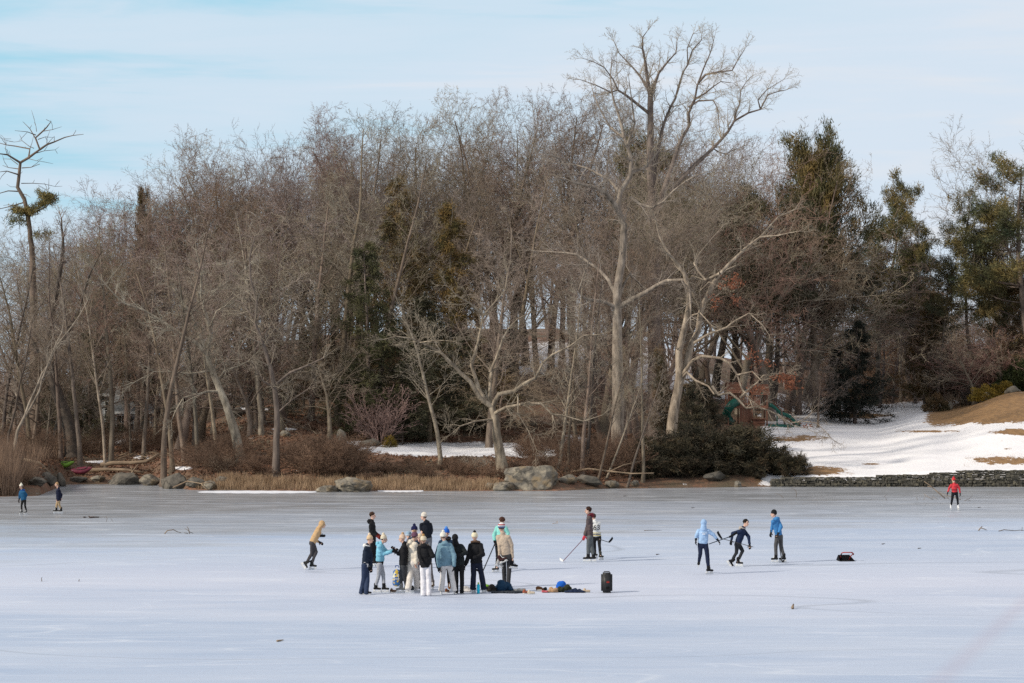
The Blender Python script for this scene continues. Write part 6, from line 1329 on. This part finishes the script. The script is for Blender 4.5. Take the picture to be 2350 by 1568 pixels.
# marks on clothing
def text_on(parent, s, size, loc, rz, m_, name='number'):
    cu = bpy.data.curves.new('t', 'FONT'); cu.body = s; cu.size = size; cu.extrude = .004; cu.offset = .0; cu.align_x = 'CENTER'; cu.align_y = 'CENTER'
    t_ = bpy.data.objects.new('t', cu); C.objects.link(t_); me = bpy.data.meshes.new_from_object(t_.evaluated_get(bpy.context.evaluated_depsgraph_get())); bpy.data.objects.remove(t_)
    o = link(name, me, m_, parent); o.location = loc; o.rotation_euler = (R(90), 0, rz); return o
def person_obj(start): return [o for o in C.objects if o.name.startswith('person') and o.get('label', '').startswith(start)][0]
q = jj['Nk'] + (jj['Hp'] - jj['Nk']) * .42; text_on(person_obj('hockey player in a white'), '63', .27, q + Vector((.03, -.165, 0)), .15, cloth(BLACK))
q = b1['Nk'] + (b1['Hp'] - b1['Nk']) * .30
o = person_obj('hockey player in a light blue'); bm = bmesh.new(); box(bm, q + Vector((0, -.145, .01)), (.22, .006, .012)); box(bm, q + Vector((0, -.147, -.03)), (.10, .006, .035)); bm_obj('back_print', bm, cloth((.7, .76, .86)), o)
# ------------------------------------------------------------------ sticks
def stick(label, a, b, tip, m1=BLACK, m2=BLACK, r=.016):
    """shaft from a (butt) to b (heel), blade to tip"""
    a, b, tip = Vector(a), Vector(b), Vector(tip); c0 = (a + b) / 2; o = empty('hockey_stick', c0)
    bm = bmesh.new(); bar(bm, a - c0, b - c0, .03, .022); bm_obj('shaft', bm, cloth(m1), o)
    bm = bmesh.new(); n = 6; prev = None; dn = (tip - b).normalized(); hh = Vector((0, 0, 1)); hh = (hh - dn * hh.dot(dn)).normalized(); side = dn.cross(hh)
    for i in range(n + 1):
        t_ = i / n; p_ = b - c0 + (tip - b) * t_ + hh * .05 * t_ * t_ ; h_ = .03 + .012 * math.sin(t_ * 2.4); rg = [bm.verts.new(p_ + hh * y_ * h_ + side * x_ * .006) for x_, y_ in ((-1, -1), (1, -1), (1, 1), (-1, 1))]
        if prev:
            for j in range(4): bm.faces.new((prev[j], prev[(j + 1) % 4], rg[(j + 1) % 4], rg[j]))
        else: bm.faces.new(rg[::-1])
        prev = rg
    bm.faces.new(prev); bm_obj('blade', bm, cloth(m2), o); return tag(o, label, 'hockey stick')
def W(T, x, y, Y): return at(*T(x, y), Y)
Y3 = pj['Y']; e_ = on_ice(*A3(1412, 965)); stick('hockey stick with a red and dark shaft and white blade, held down to the left', W(A3, 1735, 590, Y3 - .1), e_ + Vector((0, 0, .05)), on_ice(*A3(1355, 960)) + Vector((0, 0, .07)), (.16, .05, .07), (.75, .75, .75))
Y3b = jj['Y']; stick('black hockey stick held behind, its curved blade pointing right', W(A3, 1850, 572, Y3b), W(A3, 2115, 655, Y3b + .2), W(A3, 2185, 600, Y3b + .3), (.02, .03, .03))
Y4 = b2['Y']; stick('black hockey stick held level by the lunging player, blade raised left', W(A4, 898, 577, Y4 - .3), W(A4, 512, 474, Y4 - .45), W(A4, 447, 400, Y4 - .5), (.05, .05, .055))
stick('hockey stick held out by the player in the light blue hoodie', W(A4, 355, 540, b1['Y'] - .1), W(A4, 600, 455, b1['Y'] + .5), W(A4, 700, 415, b1['Y'] + .9), (.05, .07, .09))
Y5 = b3['Y']; e_ = on_ice(*A4(1215, 748)); stick('hockey stick resting on the ice between the legs of the beanie player', W(A4, 1195, 430, Y5 - .25), Vector((e_.x, Y5 - .1, .05)), Vector((e_.x + .05, Y5 - .42, .05)), (.07, .07, .075))
Ym = mj['Y']; e_ = W(A1, 1700, 832, Ym - .8); stick('hockey stick held low to the left by the mint green player', W(A1, 1850, 480, Ym - .15), Vector((e_.x, e_.y, .05)), Vector((e_.x - .22, e_.y - .1, .06)), (.03, .035, .04))
# ------------------------------------------------------------------ skates carried by their laces
def loose_skate(label, c, rz=0, tilt=0, bc=BLACK, lace=None):
    o = empty('ice_skate', c); o.rotation_euler = (0, tilt, rz); bm = bmesh.new(); rcap(bm, (-.05, 0, .22), (-.05, 0, .12), .062, .058, (1, 0, 0), .8); rcap(bm, (-.06, 0, .105), (.13, 0, .095), .048, .04, (0, 1, 0), .8); fused('boot', bm, cloth(bc), o, .01)
    bm = bmesh.new(); box(bm, (-.05, 0, .05), (.07, .03, .05)); box(bm, (.1, 0, .05), (.07, .03, .05)); box(bm, (.02, 0, .028), (.27, .022, .02)); bm_obj('blade_holder', bm, SOLE, o)
    bm = bmesh.new(); box(bm, (.02, 0, .01), (.29, .006, .02)); bm_obj('blade', bm, STEEL, o)
    bm = bmesh.new(); tube(bm, [(-.0, 0, .27), (.02, 0, .2), (.04, 0, .15), (.09, 0, .14)], .012, 6); bm_obj('laces', bm, SOLE, o)
    return tag(o, label, 'ice skate')
Yb = bj['Y']; loose_skate('white and black skate hanging from the left hand of the beige sweatshirt wearer', W(A1, 1880, 770, Yb - .1), .3, .5, (.45, .45, .46)); loose_skate('black skate with red trim hanging beside the white one', W(A1, 1950, 720, Yb - .15), -.2, -.4, (.05, .02, .02)); loose_skate('black skate hanging from the right hand of the beige sweatshirt wearer', W(A1, 2065, 790, Yb - .05), .2, .1, BLACK)
# ------------------------------------------------------------------ belongings on the ice
def heap(label, T, x0, x1, y, h, dpt, c, seed, name='jacket', cat='jacket', lumps=9, c2=None, z0=0):
    c0 = on_ice(*T((x0 + x1) / 2, y)); px = c0.y / F; w_ = (T(x1, y)[0] - T(x0, y)[0]) * px; rng = random.Random(seed); bm = bmesh.new()
    for i in range(lumps):
        t_ = (i + .5) / lumps - .5; hh = h * (1 - (2 * t_) ** 2 * .75) * rng.uniform(.6, 1); a = Vector((t_ * w_ * .86, rng.uniform(-.3, .3) * dpt, hh * .35)); b = a + Vector((rng.uniform(-.12, .12), rng.uniform(-.3, .3) * dpt, hh * .35)); rcap(bm, a, b, hh * .42 + .02, hh * .3 + .02, Vector((1, .2, 0)), .8)
    rcap(bm, (-w_ * .45, 0, .03), (w_ * .45, 0, .03), min(.1, dpt * .5), min(.1, dpt * .5), (0, 1, 0), .35)
    for v in bm.verts: v.co.z = max(v.co.z, .004)
    o = fused(name, bm, cloth(c), None, .013, 2); o.location = c0 + Vector((0, 0, z0)); return tag(o, label, cat)
def shoe(label, T, x, y, c, rz, sole=(.7, .68, .64)):
    o = empty('shoe', on_ice(*T(x, y)), rz); bm = bmesh.new(); rcap(bm, (-.08, 0, .055), (.09, 0, .045), .045, .04, (0, 1, 0), .8); rcap(bm, (-.07, 0, .06), (-.06, 0, .1), .042, .036); fused('upper', bm, cloth(c), o, .009); bm = bmesh.new(); rcap(bm, (-.09, 0, .013), (.1, 0, .013), .05, .044, (0, 1, 0), .26); bm_obj('sole', bm, cloth(sole), o, True); return tag(o, label, 'shoe')
heap('dark navy jacket humped over the pile of belongings', A1, 1830, 2080, 1068, .42, .5, (.012, .045, .095), 1)
heap('black bag at the left side of the belongings pile', A1, 1760, 1850, 1075, .26, .4, (.03, .025, .022), 2, 'bag', 'bag', 4)
heap('flat dark coat spread under the belongings pile', A1, 1790, 2230, 1092, .07, .5, (.035, .04, .05), 3, 'coat', 'coat', 12)
heap('pale scarf lying at the right end of the belongings pile', A1, 2080, 2220, 1070, .11, .3, (.50, .47, .42), 4, 'scarf', 'scarf', 6)
heap('white paper bag between the navy jacket folds', A1, 1905, 1975, 1060, .14, .15, (.75, .74, .76), 5, 'paper_bag', 'bag', 3)
shoe('pale trainer with red trim at the right end of the pile', A1, 2290, 1105, (.62, .52, .40), .1); shoe('reddish shoe beside the pale trainer', A1, 2230, 1100, (.34, .09, .05), .3); shoe('tan boot in front of the navy jacket', A1, 1800, 1072, (.22, .09, .03), .2)
shoe('brown clog left of the dark grey trousers in the huddle', A1, 605, 1085, (.10, .06, .04), .4); shoe('black boot lying between the legs of the huddle', A1, 860, 1050, BLACK, .6); shoe('brown boot between the cream trousers', A1, 1262, 1085, (.14, .05, .02), 1.2)
heap('see-through plastic shopping bag on the ice', A1, 1465, 1545, 1078, .28, .2, (.72, .69, .68), 6, 'plastic_bag', 'bag', 3)
heap('lime green bundle behind the flared navy trousers', A1, 1735, 1775, 1040, .22, .2, (.20, .42, .03), 7, 'bundle', 'bag', 2)
# turquoise bottle bag
c0 = on_ice(*A1(1645, 1100)); o = empty('water_bottle', c0); bm = bmesh.new(); tube(bm, [(0, 0, .003), (0, 0, .26), (0, 0, .29)], [.045, .045, .02], 14); bm_obj('bottle_body', bm, cloth((.02, .50, .68)), o, True); bm = bmesh.new(); tube(bm, [(0, 0, .29), (0, 0, .34)], [.024, .024], 12); bm_obj('cap', bm, cloth((.35, .55, .08)), o, True); tag(o, 'turquoise bottle with a green cap between the flared navy trouser legs', 'bottle')
# patterned backpack
c0 = on_ice(*A1(648, 1035)); o = empty('backpack', c0); wq = .24; bm = bmesh.new(); rcap(bm, (0, 0, .14), (0, 0, .52), .14, .12, (1, 0, 0), .6)
patt = bpy.data.materials.new('floral_fabric'); patt.use_nodes = True; t = patt.node_tree; vr = N(t, 'ShaderNodeTexVoronoi'); vr.inputs['Scale'].default_value = 16; co = N(t, 'ShaderNodeTexCoord'); L(t, co.outputs['Object'], vr.inputs['Vector']); sp_ = N(t, 'ShaderNodeSeparateColor'); L(t, vr.outputs['Color'], sp_.inputs[0])
L(t, ramp(t, sp_.outputs[0], [(0, (.02, .10, .30)), (.42, (.03, .16, .38)), (.45, (.60, .42, .05)), (.68, (.05, .22, .14)), (.82, (.65, .62, .50))], 'CONSTANT'), t.nodes['Principled BSDF'].inputs['Base Color'])
fused('bag_body', bm, patt, o, .013); bm = bmesh.new(); rcap(bm, (0, -.09, .14), (0, -.09, .27), .10, .10, (1, 0, 0), .4); fused('front_pocket', bm, patt, o, .013)
bm = bmesh.new(); tube(bm, [(-.1, -.135, .31), (-.05, -.145, .3), (.05, -.145, .3), (.1, -.135, .31)], .012, 6); bm_obj('zip', bm, SOLE, o); bm = bmesh.new(); tube(bm, [(-.05, 0, .64), (-.04, 0, .7), (.04, 0, .7), (.05, 0, .64)], .015, 6); bm_obj('handle', bm, cloth((.02, .08, .25)), o); tag(o, 'blue floral backpack standing on the ice in the huddle', 'backpack')
# second pile
heap('brown fur hat at the left end of the smaller pile', A3, 1000, 1110, 1400, .14, .18, (.16, .07, .03), 11, 'hat', 'hat', 4); heap('black glove on the brown fur hat side of the smaller pile', A3, 1105, 1155, 1400, .15, .12, BLACK, 12, 'glove', 'glove', 2)
heap('pink cap in front of the smaller pile', A3, 1095, 1170, 1434, .09, .15, (.55, .12, .14), 13, 'cap', 'hat', 3); heap('tan bundled hoodie in the smaller pile', A3, 1165, 1325, 1430, .22, .3, (.42, .26, .15), 14, 'hoodie', 'jacket', 6)
heap('bright blue bag on top of the smaller pile', A3, 1310, 1440, 1400, .31, .3, (.012, .12, .55), 15, 'bag', 'bag', 4); heap('black and yellow-green jacket in the smaller pile', A3, 1320, 1540, 1425, .26, .25, (.03, .035, .02), 16, 'jacket', 'jacket', 6)
heap('lime stripe scarf across the black jacket of the smaller pile', A3, 1390, 1520, 1418, .2, .08, (.22, .27, .02), 17, 'scarf', 'scarf', 5); heap('dark blue trousers trailing right from the smaller pile', A3, 1430, 1750, 1434, .15, .25, (.015, .025, .06), 18, 'trousers', 'trousers', 9)
shoe('cream shoe at the right end of the smaller pile', A3, 1770, 1432, (.60, .47, .34), .2); heap('pale tissue beside the brown fur hat', A3, 1010, 1080, 1412, .05, .1, (.7, .68, .64), 19, 'tissue', 'paper', 2)
# loudspeaker
c0 = on_ice(*A3(2083, 1434)); k_ = c0.y / F / (1.0894 * 6.184); wd_, ht_ = 172 * k_, 312 * k_; o = empty('loudspeaker', c0); dk = mat('black_grille', (.028, .028, .03), (.018, .018, .02), rough=.5, scale=60)
bm = bmesh.new(); box(bm, (0, 0, ht_ / 2), (wd_, wd_ * .95, ht_ * .97)); bmesh.ops.bevel(bm, geom=list(bm.edges), offset=.05, segments=4, affect='EDGES'); bm_obj('cabinet', bm, dk, o, True)
bm = bmesh.new(); tube(bm, [(-.09, 0, ht_ * .96), (-.08, 0, ht_ * 1.04), (.08, 0, ht_ * 1.04), (.09, 0, ht_ * .96)], .016, 8); bm_obj('handle', bm, dk, o, True)
bm = bmesh.new(); box(bm, (.03, -wd_ * .475 - .003, ht_ * .54), (.085, .008, .05)); bm_obj('badge', bm, cloth((.30, .03, .025)), o); bm = bmesh.new(); box(bm, (.03, -wd_ * .475 - .003, ht_ * .25), (.09, .008, .06)); bm_obj('panel', bm, cloth((.004, .004, .004)), o)
bm = bmesh.new(); tube(bm, [(-.04, -wd_ * .47, .09), (-.04, -wd_ * .47, ht_ * .9)], .008, 6); bm_obj('trim', bm, dk, o); tag(o, 'black party loudspeaker standing alone on the ice', 'loudspeaker')
# snow scoop
c0 = on_ice(*A4(2030, 748)); k_ = c0.y / F / (1.0894 * 4.896); o = empty('snow_scoop', c0, .12); bm = bmesh.new(); a_ = 95 * k_
v = [bm.verts.new(q) for q in ((-a_, -.25, .01), (a_, -.25, .01), (a_, .3, .02), (-a_, .3, .02), (-a_ * .75, .3, .2), (a_ * .75, .3, .2))]
for f_ in ((0, 1, 2, 3), (3, 2, 5, 4), (0, 3, 4), (1, 5, 2)): bm.faces.new([v[i] for i in f_])
bmesh.ops.solidify(bm, geom=bm.faces[:], thickness=.012); bm_obj('tray', bm, cloth((.03, .03, .035)), o)
bm = bmesh.new(); h_ = 108 * k_; tube(bm, [(-.12, .3, .02), (-.16, .1, .18), (-.18, -.12, h_ * .92), (-.13, -.16, h_), (.17, -.16, h_), (.25, -.12, h_ * .85), (.22, .1, .18), (.2, .3, .02)], .018, 8); bm_obj('handle', bm, cloth((.40, .05, .04)), o, True)
bm = bmesh.new(); tube(bm, [(-.185, -.10, h_ * .8), (-.165, .08, .2)], .024, 8); tube(bm, [(.255, -.1, h_ * .75), (.235, .05, .3)], .024, 8); bm_obj('grip', bm, cloth(BLACK), o, True); tag(o, 'black snow scoop with a red tubular handle on the ice at the right', 'snow scoop')
bpy.data.scenes.remove(TS)
bpy.context.view_layer.update()
